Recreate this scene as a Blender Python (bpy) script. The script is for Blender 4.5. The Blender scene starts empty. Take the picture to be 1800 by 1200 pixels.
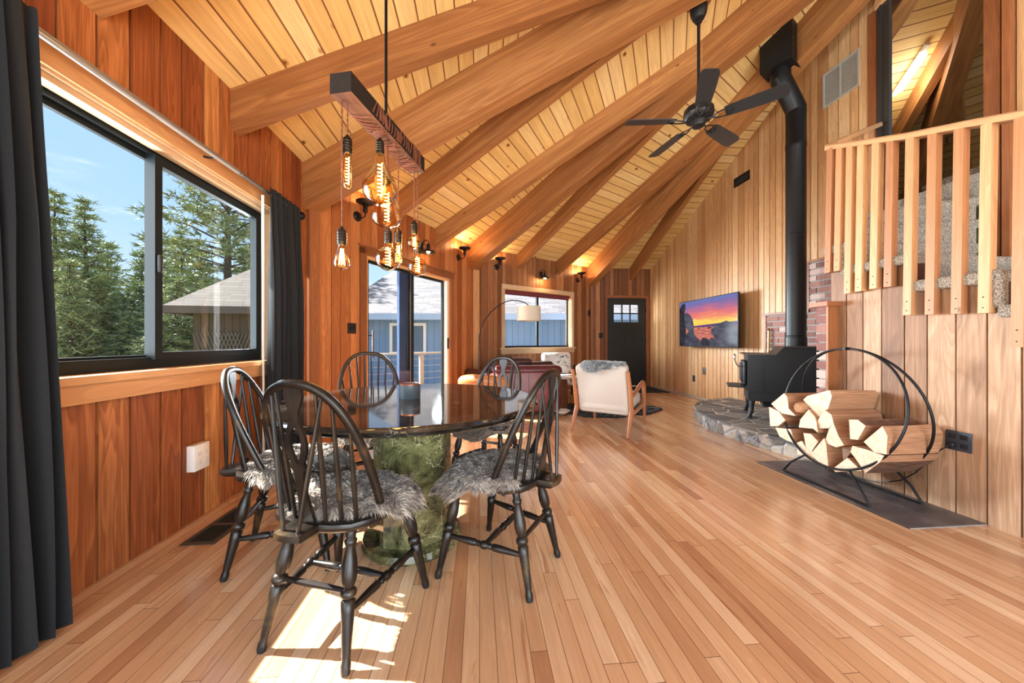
import bpy, math, random
from mathutils import Vector, Matrix
SC = bpy.context.scene
COL = SC.collection
R = math.radians
rnd = random.Random(7)

# ---------------------------------------------------------------- camera, world, sun, exposure
FOC = 620.0                      # focal length in pixels of the 1800 px wide frame
YAW = math.atan(57 / FOC)
cam_d = bpy.data.cameras.new('camera'); cam = bpy.data.objects.new('camera', cam_d); COL.objects.link(cam)
cam.location = (0, 0, 1.05); cam.rotation_euler = (R(90), 0, -YAW)
cam_d.sensor_fit = 'HORIZONTAL'; cam_d.sensor_width = 36; cam_d.lens = 36 * FOC / 1800; cam_d.clip_start = .02; cam_d.clip_end = 300
SC.camera = cam
SC.view_settings.view_transform = 'Standard'; SC.view_settings.look = 'None'
SC.view_settings.gamma = 1; SC.view_settings.use_curve_mapping = False
SC.view_settings.exposure = 0.3
SC.cycles.max_bounces = 8; SC.cycles.diffuse_bounces = 4; SC.cycles.glossy_bounces = 3
SC.cycles.transmission_bounces = 4; SC.cycles.transparent_max_bounces = 12
SC.cycles.caustics_reflective = False; SC.cycles.caustics_refractive = False
SC.cycles.sample_clamp_indirect = 6; SC.cycles.use_adaptive_sampling = True; SC.cycles.adaptive_threshold = .02
SC.cycles.use_denoising = True
SUN_STRENGTH = 24
WORLD_STRENGTH = 1.15
sun_d = bpy.data.lights.new('sun', 'SUN'); sun_d.energy = SUN_STRENGTH; sun_d.angle = R(.6); sun_d.color = (1, .96, .88)
sun = bpy.data.objects.new('sun', sun_d); COL.objects.link(sun)
SUN_TRAVEL = Vector((.954, -.30, -.94)).normalized()
sun.rotation_euler = SUN_TRAVEL.to_track_quat('-Z', 'Y').to_euler(); sun.location = (-9, 3, 9)

# added area lights, kept out of view, that brighten the room
def fill_light(loc, look, w_, h_, power, col=(.86, .95, 1)):
    d = bpy.data.lights.new('fill_area', 'AREA'); d.shape = 'RECTANGLE'; d.size = w_; d.size_y = h_; d.energy = power; d.color = col
    o = bpy.data.objects.new('fill_area', d); COL.objects.link(o); o.location = loc; o.rotation_euler = Vector(look).to_track_quat('-Z', 'Z').to_euler()
fill_light((1.5, -2.4, 1.1), (0, 1, .42), 5.0, 2.2, 290)      # added fill at the open back of the room
fill_light((-2.3, -1.9, 1.45), (.9, .46, .06), 2.6, 2.0, 60)  # added fill at the open side, back left of the camera
fill_light((-2.75, 2.1, .30), (.75, .0, .75), 2.4, .9, 170)    # added upward fill, hidden below the left window sill
fill_light((-3.4, 1.3, 1.7), (1, .25, 0), 3.0, 2.0, 420)       # added fill outside the left window, out of view
fill_light((-3.2, 6.6, 1.5), (.82, -.57, 0), .9, 2.0, 650)     # added fill outside the sliding door, hidden by the wall
fill_light((-.35, 9.4, 1.7), (.56, -.82, 0), 1.0, 2.0, 760)     # added fill outside the far window, hidden by the wall

# ---------------------------------------------------------------- node helper
class NT:
    def __init__(s, nt): s.t = nt; s.n = nt.nodes; s.l = nt.links
    def node(s, typ, **kw):
        n = s.n.new(typ)
        for k, v in kw.items():
            if k == 'op': n.operation = v
            else: setattr(n, k, v)
        return n
    def put(s, sock, v):
        if isinstance(v, bpy.types.NodeSocket): s.l.new(v, sock)
        elif v is not None:
            if isinstance(v, (tuple, list)) and len(v) == 3 and sock.type == 'RGBA': v = (*v, 1)
            sock.default_value = v
    def math(s, op, a, b=None, c=None, clamp=False):
        n = s.node('ShaderNodeMath', op=op); n.use_clamp = clamp
        for i, v in enumerate((a, b, c)):
            if v is not None: s.put(n.inputs[i], v)
        return n.outputs[0]
    def comb(s, x, y, z=0.0):
        n = s.node('ShaderNodeCombineXYZ')
        for i, v in enumerate((x, y, z)): s.put(n.inputs[i], v)
        return n.outputs[0]
    def sep(s, v):
        n = s.node('ShaderNodeSeparateXYZ'); s.put(n.inputs[0], v); return n.outputs
    def noise(s, vec, scale=5., detail=3., rough=.5, dist=0., col=False):
        n = s.node('ShaderNodeTexNoise'); s.put(n.inputs['Vector'], vec)
        n.inputs['Scale'].default_value = scale; n.inputs['Detail'].default_value = detail
        n.inputs['Roughness'].default_value = rough; n.inputs['Distortion'].default_value = dist
        return n.outputs['Color' if col else 'Fac']
    def white(s, vec, dims='2D'):
        n = s.node('ShaderNodeTexWhiteNoise', noise_dimensions=dims)
        s.put(n.inputs['Vector'] if dims != '1D' else n.inputs['W'], vec); return n.outputs['Value']
    def voro(s, vec, scale, feature='F1', out='Distance', rand=1.0):
        n = s.node('ShaderNodeTexVoronoi', feature=feature); s.put(n.inputs['Vector'], vec)
        n.inputs['Scale'].default_value = scale; n.inputs['Randomness'].default_value = rand
        return n.outputs[out]
    def ramp(s, fac, stops, interp='LINEAR'):
        n = s.node('ShaderNodeValToRGB'); cr = n.color_ramp; cr.interpolation = interp
        while len(cr.elements) < len(stops): cr.elements.new(.5)
        for e, (p, c) in zip(cr.elements, stops):
            e.position = p; e.color = (*c, 1) if len(c) == 3 else c
        s.put(n.inputs[0], fac); return n.outputs[0]
    def mix(s, fac, a, b, mode='MIX'):
        n = s.node('ShaderNodeMix', data_type='RGBA', blend_type=mode)
        s.put(n.inputs[0], fac); s.put(n.inputs[6], a); s.put(n.inputs[7], b); return n.outputs[2]
    def step(s, v, lo, hi):
        n = s.node('ShaderNodeMapRange'); n.interpolation_type = 'SMOOTHSTEP'
        s.put(n.inputs[0], v); n.inputs[1].default_value = lo; n.inputs[2].default_value = hi
        return n.outputs[0]
    def coord(s, which='Object'):
        return s.node('ShaderNodeTexCoord').outputs[which]
    def scale(s, vec, sc):
        n = s.node('ShaderNodeVectorMath', op='MULTIPLY'); s.put(n.inputs[0], vec); n.inputs[1].default_value = sc
        return n.outputs[0]
    def bump(s, h, strength=.3, dist=.002):
        n = s.node('ShaderNodeBump'); s.put(n.inputs['Height'], h)
        n.inputs['Strength'].default_value = strength; n.inputs['Distance'].default_value = dist
        return n.outputs[0]

def srgb(r, g, b):
    f = lambda c: (c / 255 / 12.92) if c / 255 <= .04045 else ((c / 255 + .055) / 1.055) ** 2.4
    return (f(r), f(g), f(b))

def newmat(name):
    m = bpy.data.materials.new(name); m.use_nodes = True; N = NT(m.node_tree)
    b = N.n['Principled BSDF']; return m, N, b

def plain(name, col, rough=.5, metal=0., noise=.0, nscale=20, coat=0., emit=None, es=0., spec=.5, bump=0.):
    m, N, b = newmat(name); b.inputs['Roughness'].default_value = rough; b.inputs['Metallic'].default_value = metal
    b.inputs['Coat Weight'].default_value = coat; b.inputs['Specular IOR Level'].default_value = spec
    if noise or bump:
        f = N.noise(N.coord(), nscale, 4)
        if noise: N.put(b.inputs['Base Color'], N.mix(f, tuple(c * (1 - noise) for c in col), tuple(min(1, c * (1 + noise)) for c in col)))
        else: b.inputs['Base Color'].default_value = (*col, 1)
        if bump: N.put(b.inputs['Normal'], N.bump(f, bump, .004))
    else: b.inputs['Base Color'].default_value = (*col, 1)
    if emit: b.inputs['Emission Color'].default_value = (*emit, 1); b.inputs['Emission Strength'].default_value = es
    return m

def wood(name, stops, grain=.45, su=1.2, sv=26., rough=.5, knots=False, bump=.25, stains=0., coat=0., spec=.4):
    """planks with UV along/across the grain; the 'tone' colour attribute gives each board its own shade"""
    m, N, b = newmat(name)
    at = N.node('ShaderNodeAttribute', attribute_name='tone'); tr, tg, tb = N.sep(at.outputs['Vector'])
    uv = N.coord('UV'); u, v, _ = N.sep(uv)
    base = N.ramp(tr, stops)
    off = N.math('MULTIPLY', tg, 30.0)
    g1 = N.noise(N.comb(N.math('MULTIPLY', u, su), N.math('MULTIPLY', v, sv), off), 1.0, 4, .6, .8)
    g2 = N.noise(N.comb(N.math('MULTIPLY', u, su * 4), N.math('MULTIPLY', v, sv * 7), off), 1.0, 2, .6)
    rings = N.noise(N.comb(N.math('MULTIPLY', u, su * .8), N.math('MULTIPLY', v, sv * .35), off), 1.0, 1, .4, 1.5)
    wav = N.math('FRACT', N.math('MULTIPLY', rings, 7.0))
    wav = N.math('SMOOTH_MIN', wav, N.math('MULTIPLY', N.math('SUBTRACT', 1.0, wav), 4.0), .2)
    g = N.math('ADD', N.math('MULTIPLY', g1, .55), N.math('ADD', N.math('MULTIPLY', g2, .3), N.math('MULTIPLY', wav, .2)))
    gs = N.step(g, .35, .85)
    lo = tuple([1 - grain * k for k in (.8, 1.0, 1.15)]); hi = (1 + grain * .28, 1 + grain * .25, 1 + grain * .2)
    col = N.mix(1.0, base, N.mix(gs, lo, hi), 'MULTIPLY')
    if stains:
        st = N.noise(N.comb(N.math('MULTIPLY', u, 1.1), N.math('MULTIPLY', v, 5.0), off), 1.3, 3, .6, .5)
        col = N.mix(N.math('MULTIPLY', N.step(st, .52, .75), stains), col, N.mix(1.0, col, (.42, .36, .34), 'MULTIPLY'))
    if knots:
        kv = N.comb(N.math('MULTIPLY', u, 2.2), N.math('MULTIPLY', v, 4.6), off)
        kd = N.voro(kv, 1.0); kd = N.math('ADD', kd, N.math('MULTIPLY', g2, .02))
        col = N.mix(N.step(kd, .085, .035), col, (.10, .035, .015))
    N.put(b.inputs['Base Color'], col)
    b.inputs['Roughness'].default_value = rough; b.inputs['Coat Weight'].default_value = coat
    b.inputs['Specular IOR Level'].default_value = spec
    N.put(b.inputs['Normal'], N.bump(g, bump, .0015))
    return m

def boards(name, width, length, stops, gap=.0016, grain=.35, knots=0., rough=.35, coat=0., su=1.5, sv=30., streak=0., gapcol=(.05, .02, .008), bump=.4, gdepth=.004):
    """strip boards laid by UV in metres (u along the board, v across)"""
    m, N, b = newmat(name)
    u, v, _ = N.sep(N.coord('UV'))
    vr = N.math('DIVIDE', v, width); row = N.math('FLOOR', vr)
    rr = N.white(row, '1D')
    uu = N.math('DIVIDE', N.math('ADD', u, N.math('MULTIPLY', rr, length * 13.7)), length)
    idx = N.math('FLOOR', uu)
    cell = N.white(N.comb(row, idx)); cell2 = N.white(N.comb(N.math('ADD', row, 91.3), idx))
    base = N.ramp(cell, stops)
    off = N.math('MULTIPLY', cell2, 50.0)
    g1 = N.noise(N.comb(N.math('MULTIPLY', u, su), N.math('MULTIPLY', v, sv), off), 1.0, 4, .6, 1.0)
    g2 = N.noise(N.comb(N.math('MULTIPLY', u, su * 5), N.math('MULTIPLY', v, sv * 7), off), 1.0, 2, .6)
    g = N.math('ADD', N.math('MULTIPLY', g1, .65), N.math('MULTIPLY', g2, .35))
    lo = tuple([1 - grain * k for k in (.7, 1.0, 1.2)])
    col = N.mix(1.0, base, N.mix(N.step(g, .3, .75), lo, (1 + grain * .2,) * 3), 'MULTIPLY')
    if streak:
        st = N.noise(N.comb(N.math('MULTIPLY', u, 2.2), N.math('MULTIPLY', v, 22.0), off), 1.0, 3, .65, .6)
        col = N.mix(N.math('MULTIPLY', N.step(st, .6, .74), streak), col, N.mix(1.0, col, (.55, .34, .2), 'MULTIPLY'))
    if knots:
        kd = N.voro(N.comb(N.math('MULTIPLY', u, 1.5), N.math('MULTIPLY', v, 2.0), off), knots)
        kd = N.math('ADD', kd, N.math('MULTIPLY', g2, .03))
        col = N.mix(N.step(kd, .16, .08), col, N.mix(1.0, col, (.6, .4, .22), 'MULTIPLY'))
        col = N.mix(N.step(kd, .095, .05), col, (.07, .028, .012))
    fv = N.math('FRACT', vr); ev = N.math('MULTIPLY', N.math('MINIMUM', fv, N.math('SUBTRACT', 1.0, fv)), width)
    fu = N.math('FRACT', uu); eu = N.math('MULTIPLY', N.math('MINIMUM', fu, N.math('SUBTRACT', 1.0, fu)), length)
    e = N.math('MINIMUM', ev, eu); gm = N.step(e, gap * 1.6, gap * .5)
    col = N.mix(gm, col, gapcol)
    N.put(b.inputs['Base Color'], col); b.inputs['Roughness'].default_value = rough
    b.inputs['Coat Weight'].default_value = coat; b.inputs['Coat Roughness'].default_value = .12
    rg = N.math('ADD', N.math('MULTIPLY', g1, .15), rough - .07); N.put(b.inputs['Roughness'], rg)
    h = N.math('SUBTRACT', N.math('MULTIPLY', g, .08), N.step(e, gap * 3, 0.0))
    N.put(b.inputs['Normal'], N.bump(h, bump, gdepth))
    return m

# ---------------------------------------------------------------- mesh builder
V = Vector
def vec(p): return p if isinstance(p, Vector) else Vector(p)

class MB:
    def __init__(s): s.v = []; s.f = []; s.uv = []; s.t = []; s.sm = []; s.mi = []
    def face(s, idx, uvs, tone, smooth=False, mi=0):
        s.f.append(idx); s.uv.append(uvs); s.t.append(tone); s.sm.append(smooth); s.mi.append(mi)
    def tone(s): return (rnd.random(), rnd.random(), rnd.random())
    def addpts(s, pts):
        b = len(s.v); s.v.extend([tuple(p) for p in pts]); return b
    def poly(s, pts, g=None, tone=None, off=None, mi=0, uvs=None, smooth=False):
        """single flat polygon, UV projected with grain direction g"""
        pts = [vec(p) for p in pts]; b = s.addpts(pts); tone = tone or s.tone(); off = off or (0, 0)
        if uvs is None:
            n = V((0, 0, 0))
            for i in range(len(pts)): n += (pts[i] - pts[0]).cross(pts[(i + 1) % len(pts)] - pts[0])
            n = n.normalized() if n.length > 1e-12 else V((0, 0, 1))
            gg = vec(g or (0, 0, 1)).normalized()
            if abs(gg.dot(n)) > .9:
                gg = n.orthogonal().normalized()
            t = n.cross(gg).normalized(); gg = t.cross(n)
            uvs = [(p.dot(gg) + off[0], p.dot(t) + off[1]) for p in pts]
        s.face([b + i for i in range(len(pts))], uvs, tone, smooth, mi)
    def hexa(s, P, g=(0, 0, 1), tone=None, mi=0, off=None):
        """8 corners: 4 bottom ccw seen from above, 4 top"""
        P = [vec(p) for p in P]; b = s.addpts(P); tone = tone or s.tone(); off = off or (rnd.random() * 9, rnd.random() * 9)
        g = vec(g).normalized(); c = sum(P, V((0, 0, 0))) / 8
        for q in ((0, 3, 2, 1), (4, 5, 6, 7), (0, 1, 5, 4), (1, 2, 6, 5), (2, 3, 7, 6), (3, 0, 4, 7)):
            p = [P[i] for i in q]; n = (p[2] - p[0]).cross(p[3] - p[1])
            if n.length < 1e-14: continue
            n.normalize()
            if n.dot(p[0] - c) < 0: q = q[::-1]; p = p[::-1]; n = -n
            gg = g
            if abs(g.dot(n)) > .9: gg = n.orthogonal().normalized()
            t = n.cross(gg).normalized(); gg = t.cross(n)
            s.face([b + i for i in q], [(x.dot(gg) + off[0], x.dot(t) + off[1]) for x in p], tone, False, mi)
    def box(s, c, size, rot=None, g=None, tone=None, mi=0, M=None):
        c = vec(c); hx, hy, hz = [k / 2 for k in size]
        P = [V((sx * hx, sy * hy, sz * hz)) for sz in (-1, 1) for sx, sy in ((-1, -1), (1, -1), (1, 1), (-1, 1))]
        if rot is not None:
            m = Matrix.Rotation(rot, 3, 'Z') if not isinstance(rot, Matrix) else rot
            P = [m @ p for p in P]
        else: m = Matrix.Identity(3)
        if g is None:
            k = max(range(3), key=lambda i: size[i]); g = m @ V([1 if i == k else 0 for i in range(3)])
        P = [p + c for p in P]
        if M is not None: P = [M @ p for p in P]; g = M.to_3x3() @ vec(g)
        s.hexa(P, g, tone, mi)
    def bbox(s, c, size, bev=.01, rot=None, tone=None, mi=0, M=None, seg=2, bulge=0.):
        """rounded box: superellipsoid-like shell built from rounded rectangle rings"""
        hx, hy, hz = [k / 2 for k in size]; bev = min(bev, hx * .99, hy * .99, hz * .99)
        m = rot if isinstance(rot, Matrix) else Matrix.Rotation(rot or 0, 3, 'Z'); c = vec(c)
        rings = [(z, bev - i) for z, i in [(-hz + bev * (1 - math.cos(math.pi / 2 * k / seg)), bev * math.sin(math.pi / 2 * k / seg)) for k in range(seg + 1)]]
        rings += [(-z, i) for z, i in rings[::-1]]
        def ring(z, ins):
            out = []
            for q, (sx, sy) in enumerate(((1, 1), (-1, 1), (-1, -1), (1, -1))):
                for k in range(seg + 1):
                    a = math.pi / 2 * (q + k / seg); r = bev - ins
                    bx = hx - bev; by = hy - bev
                    bl = 1 + bulge * (1 - (z / hz) ** 2) if hz else 1
                    out.append(V(((sx * bx + r * math.cos(a)) * bl, (sy * by + r * math.sin(a)) * bl, z)))
            return out
        L = [ring(z, i) for z, i in rings]
        fin = lambda p: (M @ (c + m @ p)) if M is not None else c + m @ p
        s.loft([[fin(p) for p in r] for r in L], closed=True, caps=True, tone=tone, mi=mi)
    def loft(s, rings, closed=True, caps=True, tone=None, smooth=True, mi=0, g=1.0):
        tone = tone or s.tone(); n = len(rings[0]); b = s.addpts([p for r in rings for p in r])
        acc = [0.]
        for a, c in zip(rings, rings[1:]): acc.append(acc[-1] + (vec(a[0]) - vec(c[0])).length)
        per = [0.]
        for i in range(n): per.append(per[-1] + (vec(rings[len(rings) // 2][i]) - vec(rings[len(rings) // 2][(i + 1) % n])).length)
        m = n if closed else n - 1
        for k in range(len(rings) - 1):
            for i in range(m):
                j = (i + 1) % n
                s.face([b + k * n + i, b + k * n + j, b + (k + 1) * n + j, b + (k + 1) * n + i],
                       [(acc[k], per[i]), (acc[k], per[i + 1]), (acc[k + 1], per[i + 1]), (acc[k + 1], per[i])], tone, smooth, mi)
        if caps and closed:
            for k, rev in ((0, True), (len(rings) - 1, False)):
                idx = [b + k * n + i for i in range(n)]
                if rev: idx = idx[::-1]
                P = [vec(s.v[i]) for i in idx]
                s.face(idx, [(p.x + p.z, p.y) for p in P], tone, False, mi)
    def tube(s, pts, rad, n=8, closed=False, tone=None, caps=True, mi=0, squash=None):
        pts = [vec(p) for p in pts]; N_ = len(pts)
        if not isinstance(rad, (list, tuple)): rad = [rad] * N_
        up = None; rings = []
        for i, p in enumerate(pts):
            if closed: d = pts[(i + 1) % N_] - pts[i - 1]
            else: d = pts[min(i + 1, N_ - 1)] - pts[max(i - 1, 0)]
            if d.length < 1e-9: d = V((0, 0, 1))
            d.normalize()
            if up is None: up = d.orthogonal().normalized()
            up = (up - d * up.dot(d)); up = up.normalized() if up.length > 1e-6 else d.orthogonal().normalized()
            w = d.cross(up)
            rings.append([p + (up * math.cos(2 * math.pi * k / n) + w * math.sin(2 * math.pi * k / n)) * rad[i] for k in range(n)])
        if closed: rings.append(rings[0])
        s.loft(rings, True, caps and not closed, tone, True, mi)
    def lathe(s, prof, c=(0, 0, 0), n=24, axis=None, tone=None, caps=True, mi=0):
        """prof: (radius, height) pairs; axis: direction of the height"""
        c = vec(c); ax = vec(axis or (0, 0, 1)).normalized()
        q = V((0, 0, 1)).rotation_difference(ax)
        rings = [[c + q @ V((r * math.cos(2 * math.pi * k / n), r * math.sin(2 * math.pi * k / n), h)) for k in range(n)] for r, h in prof]
        s.loft(rings, True, caps, tone, True, mi)
    def prism(s, poly, z0, z1, g=(0, 0, 1), tone=None, M=None, mi=0, mi_top=None):
        """2D polygon (ccw) extruded along z; M maps to world"""
        tone = tone or s.tone(); n = len(poly); f = (lambda p: M @ V(p)) if M is not None else (lambda p: V(p))
        lo = [f((x, y, z0)) for x, y in poly]; hi = [f((x, y, z1)) for x, y in poly]
        gg = (M.to_3x3() @ vec(g)) if M is not None else g
        off = (rnd.random() * 9, rnd.random() * 9)
        s.poly(lo[::-1], gg, tone, off, mi if mi_top is None else mi_top); s.poly(hi, gg, tone, off, mi if mi_top is None else mi_top)
        for i in range(n):
            j = (i + 1) % n; s.poly([lo[i], lo[j], hi[j], hi[i]], gg, tone, off, mi)
    def blade(s, p, d, length, w, side, tone, mi=0, bend=V((0, 0, 0))):
        p = vec(p); m = p + d * length * .55; e = p + d * length + bend * length
        b = s.addpts([p - side * w, p + side * w, m + side * w * .8, m - side * w * .8, e])
        s.face([b, b + 1, b + 2, b + 3], [(0, 0), (0, 1), (.5, 1), (.5, 0)], tone, True, mi)
        s.face([b + 3, b + 2, b + 4], [(.5, 0), (.5, 1), (1, .5)], tone, True, mi)
    def mesh(s, name, mats):
        me = bpy.data.meshes.new(name); me.from_pydata(s.v, [], s.f)
        uvl = me.uv_layers.new(name='UVMap'); fl = []
        for u in s.uv:
            for a in u: fl.extend(a)
        uvl.data.foreach_set('uv', fl)
        at = me.color_attributes.new('tone', 'FLOAT_COLOR', 'CORNER'); cl = []
        for f, t in zip(s.f, s.t): cl.extend((t[0], t[1], t[2], 1.0) * len(f))
        at.data.foreach_set('color', cl)
        me.polygons.foreach_set('use_smooth', s.sm)
        me.polygons.foreach_set('material_index', s.mi)
        for m in (mats if isinstance(mats, (list, tuple)) else [mats]): me.materials.append(m)
        me.update(); return me
    def build(s, name, mats, parent=None, sharp=35, kind=None, label=None, cat=None, group=None):
        me = s.mesh(name, mats)
        if any(s.sm) and sharp: me.set_sharp_from_angle(angle=R(sharp))
        o = bpy.data.objects.new(name, me); COL.objects.link(o)
        if parent is not None: o.parent = parent
        return tag(o, label, cat, group, kind)

def tag(o, label=None, cat=None, group=None, kind=None):
    if label: o['label'] = label
    if cat: o['category'] = cat
    if group: o['group'] = group
    if kind: o['kind'] = kind
    return o
def thing(name, loc=(0, 0, 0), rz=0, label=None, cat=None, group=None, kind=None):
    o = bpy.data.objects.new(name, None); COL.objects.link(o); o.empty_display_size = .1
    o.location = loc; o.rotation_euler = (0, 0, rz)
    return tag(o, label, cat, group, kind)
def copy_tree(o, parent=None):
    kids = [c for c in COL.objects if c.parent == o]
    c = o.copy(); COL.objects.link(c); c.parent = parent
    for k in kids: copy_tree(k, c)
    return c
def light(kind, name, loc, energy, col, size=.1, parent=None, rot=None, spot=None):
    d = bpy.data.lights.new(name, kind); d.energy = energy; d.color = col
    if kind == 'POINT': d.shadow_soft_size = size
    if kind == 'SPOT': d.shadow_soft_size = size; d.spot_size = R(spot or 90); d.spot_blend = .6
    if kind == 'AREA': d.size = size
    o = bpy.data.objects.new(name, d); COL.objects.link(o); o.location = loc
    if rot is not None: o.rotation_euler = rot
    if parent is not None: o.parent = parent
    return o

# ---------------------------------------------------------------- world: clear mountain sky with thin clouds
w = bpy.data.worlds.new('sky'); SC.world = w; w.use_nodes = True; N = NT(w.node_tree)
bg = N.n['Background']; d = N.coord('Generated'); dx, dy, dz = N.sep(d)
sky = N.ramp(dz, [(.0, srgb(228, 226, 220)), (.5, srgb(228, 226, 220)), (.502, srgb(205, 224, 245)), (.62, srgb(168, 204, 243)), (1.0, srgb(120, 170, 235))])
N.l.remove(sky.node.inputs[0].links[0]); N.put(sky.node.inputs[0], N.math('MULTIPLY_ADD', dz, .5, .5))
cl = N.noise(N.comb(N.math('MULTIPLY', dx, 1.0), N.math('MULTIPLY', dy, 1.0), N.math('MULTIPLY', dz, 5.0)), 2.2, 5, .6, .6)
cm = N.math('MULTIPLY', N.step(cl, .54, .74), N.step(dz, .0, .06))
N.put(bg.inputs['Color'], N.mix(N.math('MULTIPLY', cm, .7), sky, (.92, .94, .97)))
bg.inputs['Strength'].default_value = WORLD_STRENGTH
# ---------------------------------------------------------------- room materials
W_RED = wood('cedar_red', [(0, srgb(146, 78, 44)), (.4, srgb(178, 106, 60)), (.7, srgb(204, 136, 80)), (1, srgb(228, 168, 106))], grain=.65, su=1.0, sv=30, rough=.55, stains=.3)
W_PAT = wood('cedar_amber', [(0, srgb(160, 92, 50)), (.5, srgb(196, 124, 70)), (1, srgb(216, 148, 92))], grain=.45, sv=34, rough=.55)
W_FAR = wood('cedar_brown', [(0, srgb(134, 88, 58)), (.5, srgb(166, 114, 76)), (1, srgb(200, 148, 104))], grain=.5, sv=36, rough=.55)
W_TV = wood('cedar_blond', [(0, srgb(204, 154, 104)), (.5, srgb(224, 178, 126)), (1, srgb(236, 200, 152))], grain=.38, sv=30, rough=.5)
W_STAIR = wood('cedar_weathered', [(0, srgb(146, 108, 78)), (.5, srgb(178, 140, 108)), (1, srgb(206, 172, 140))], grain=.45, sv=30, rough=.55, stains=.55)
W_BEAM = wood('fir_beam', [(0, srgb(164, 112, 66)), (.5, srgb(182, 130, 80)), (1, srgb(200, 150, 98))], grain=.5, su=.45, sv=16, rough=.55, stains=.18, knots=True)
W_TRIM = wood('fir_trim', [(0, srgb(214, 160, 108)), (1, srgb(230, 182, 130))], grain=.25, sv=22, rough=.45)
W_TRIMD = wood('cedar_trim', [(0, srgb(138, 84, 50)), (1, srgb(170, 110, 68))], grain=.35, sv=26, rough=.5)
W_PALE = wood('pale_trim', [(0, srgb(206, 176, 140)), (1, srgb(224, 196, 160))], grain=.2, sv=22, rough=.5)
W_RAIL = wood('fir_rail', [(0, srgb(172, 118, 82)), (.5, srgb(200, 148, 104)), (1, srgb(218, 174, 128))], grain=.3, sv=34, rough=.45, knots=True)
W_PINE = boards('pine_ceiling', .138, 40., [(0, srgb(224, 188, 118)), (.5, srgb(236, 206, 140)), (1, srgb(243, 219, 162))], gap=.005, grain=.28, knots=2.3, rough=.5, su=1.2, sv=18, gapcol=srgb(120, 66, 28))
W_FLOOR = boards('maple_floor', .0572, 1.05, [(0, srgb(184, 134, 96)), (.2, srgb(206, 160, 118)), (.75, srgb(219, 177, 136)), (1, srgb(229, 194, 156))], gap=.0009, grain=.2, rough=.25, coat=.5, su=1.5, sv=22, streak=.75, gapcol=srgb(96, 62, 38), bump=.2, gdepth=.001)
M_GROOVE = plain('groove_shade', srgb(70, 36, 20), .9)  # dark backing paints the shade in the gaps between planks
M_BLACK = plain('black_metal', srgb(26, 26, 28), .45, .6)
M_BLACKP = plain('black_plastic', srgb(24, 24, 26), .45)
M_WINFR = plain('dark_window_frame', srgb(22, 30, 34), .5, .0, spec=.2)
M_ALU = plain('brushed_aluminium', srgb(150, 150, 148), .35, .8)
M_WHITE = plain('white_plastic', srgb(238, 234, 228), .4)
M_CHROME = plain('chrome', srgb(220, 220, 220), .15, 1.)
M_DARK = plain('dark_slot', srgb(14, 13, 12), .8)

def glassmat(name, tint=(1, 1, 1), refl=.05, rough=0., fres=1.45, maxr=1.0):
    m = bpy.data.materials.new(name); m.use_nodes = True; N = NT(m.node_tree)
    for n in list(N.n): N.n.remove(n)
    out = N.node('ShaderNodeOutputMaterial'); t = N.node('ShaderNodeBsdfTransparent'); t.inputs[0].default_value = (*tint, 1)
    g = N.node('ShaderNodeBsdfGlossy'); g.inputs['Roughness'].default_value = rough
    f = N.node('ShaderNodeFresnel'); f.inputs['IOR'].default_value = fres
    fac = N.math('MULTIPLY_ADD', f.outputs[0], maxr, refl, clamp=True)
    mx = N.node('ShaderNodeMixShader'); N.put(mx.inputs[0], fac); N.l.new(t.outputs[0], mx.inputs[1]); N.l.new(g.outputs[0], mx.inputs[2])
    N.l.new(mx.outputs[0], out.inputs[0]); return m
M_GLASS = glassmat('window_glass', (.97, .98, .98), .0, maxr=.7)

# ---------------------------------------------------------------- plan of the room: a twelve-sided house
HW = 2.75                                         # height of the outer walls
Cm1 = (-.07, -2.37); C0 = (-1.67, .40); C1 = (-1.67, 3.60); C2 = (-.13, 6.33); C3 = (2.55, 7.95); C4 = (4.02, 7.95)
C5 = (5.49, 7.95); C6 = (8.17, 6.33); C7 = (9.71, 3.60); C8 = (9.71, .40)
APEX = V((4.02, 2.15, 5.30))

class Wall:
    """local frame of a wall: u along it, n into the room, z up"""
    def __init__(s, A, B):
        s.A = V((*A, 0)); s.d = (V((*B, 0)) - s.A); s.L = s.d.length; s.d.normalize(); s.n = V((s.d.y, -s.d.x, 0))
    def P(s, u, n, z): return s.A + s.d * u + s.n * n + V((0, 0, z))
    def M(s, u=0, n=0, z=0):
        m = Matrix.Identity(4); p = s.P(u, n, z)
        for i, a in enumerate((s.d, s.n, V((0, 0, 1)))):
            for k in range(3): m[k][i] = a[k]
        for k in range(3): m[k][3] = p[k]
        return m
    def rz(s): return math.atan2(s.d.y, s.d.x)
    def box(s, mb, u0, u1, n0, n1, z0, z1, g=None, tone=None, mi=0):
        P = [s.P(u, n, z) for z in (z0, z1) for u, n in ((u0, n0), (u1, n0), (u1, n1), (u0, n1))]
        if g is None:
            k = max((u1 - u0, 'u'), (z1 - z0, 'z'), (abs(n1 - n0), 'n'))[1]; g = {'u': s.d, 'z': V((0, 0, 1)), 'n': s.n}[k]
        mb.hexa(P, g, tone, mi)

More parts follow.
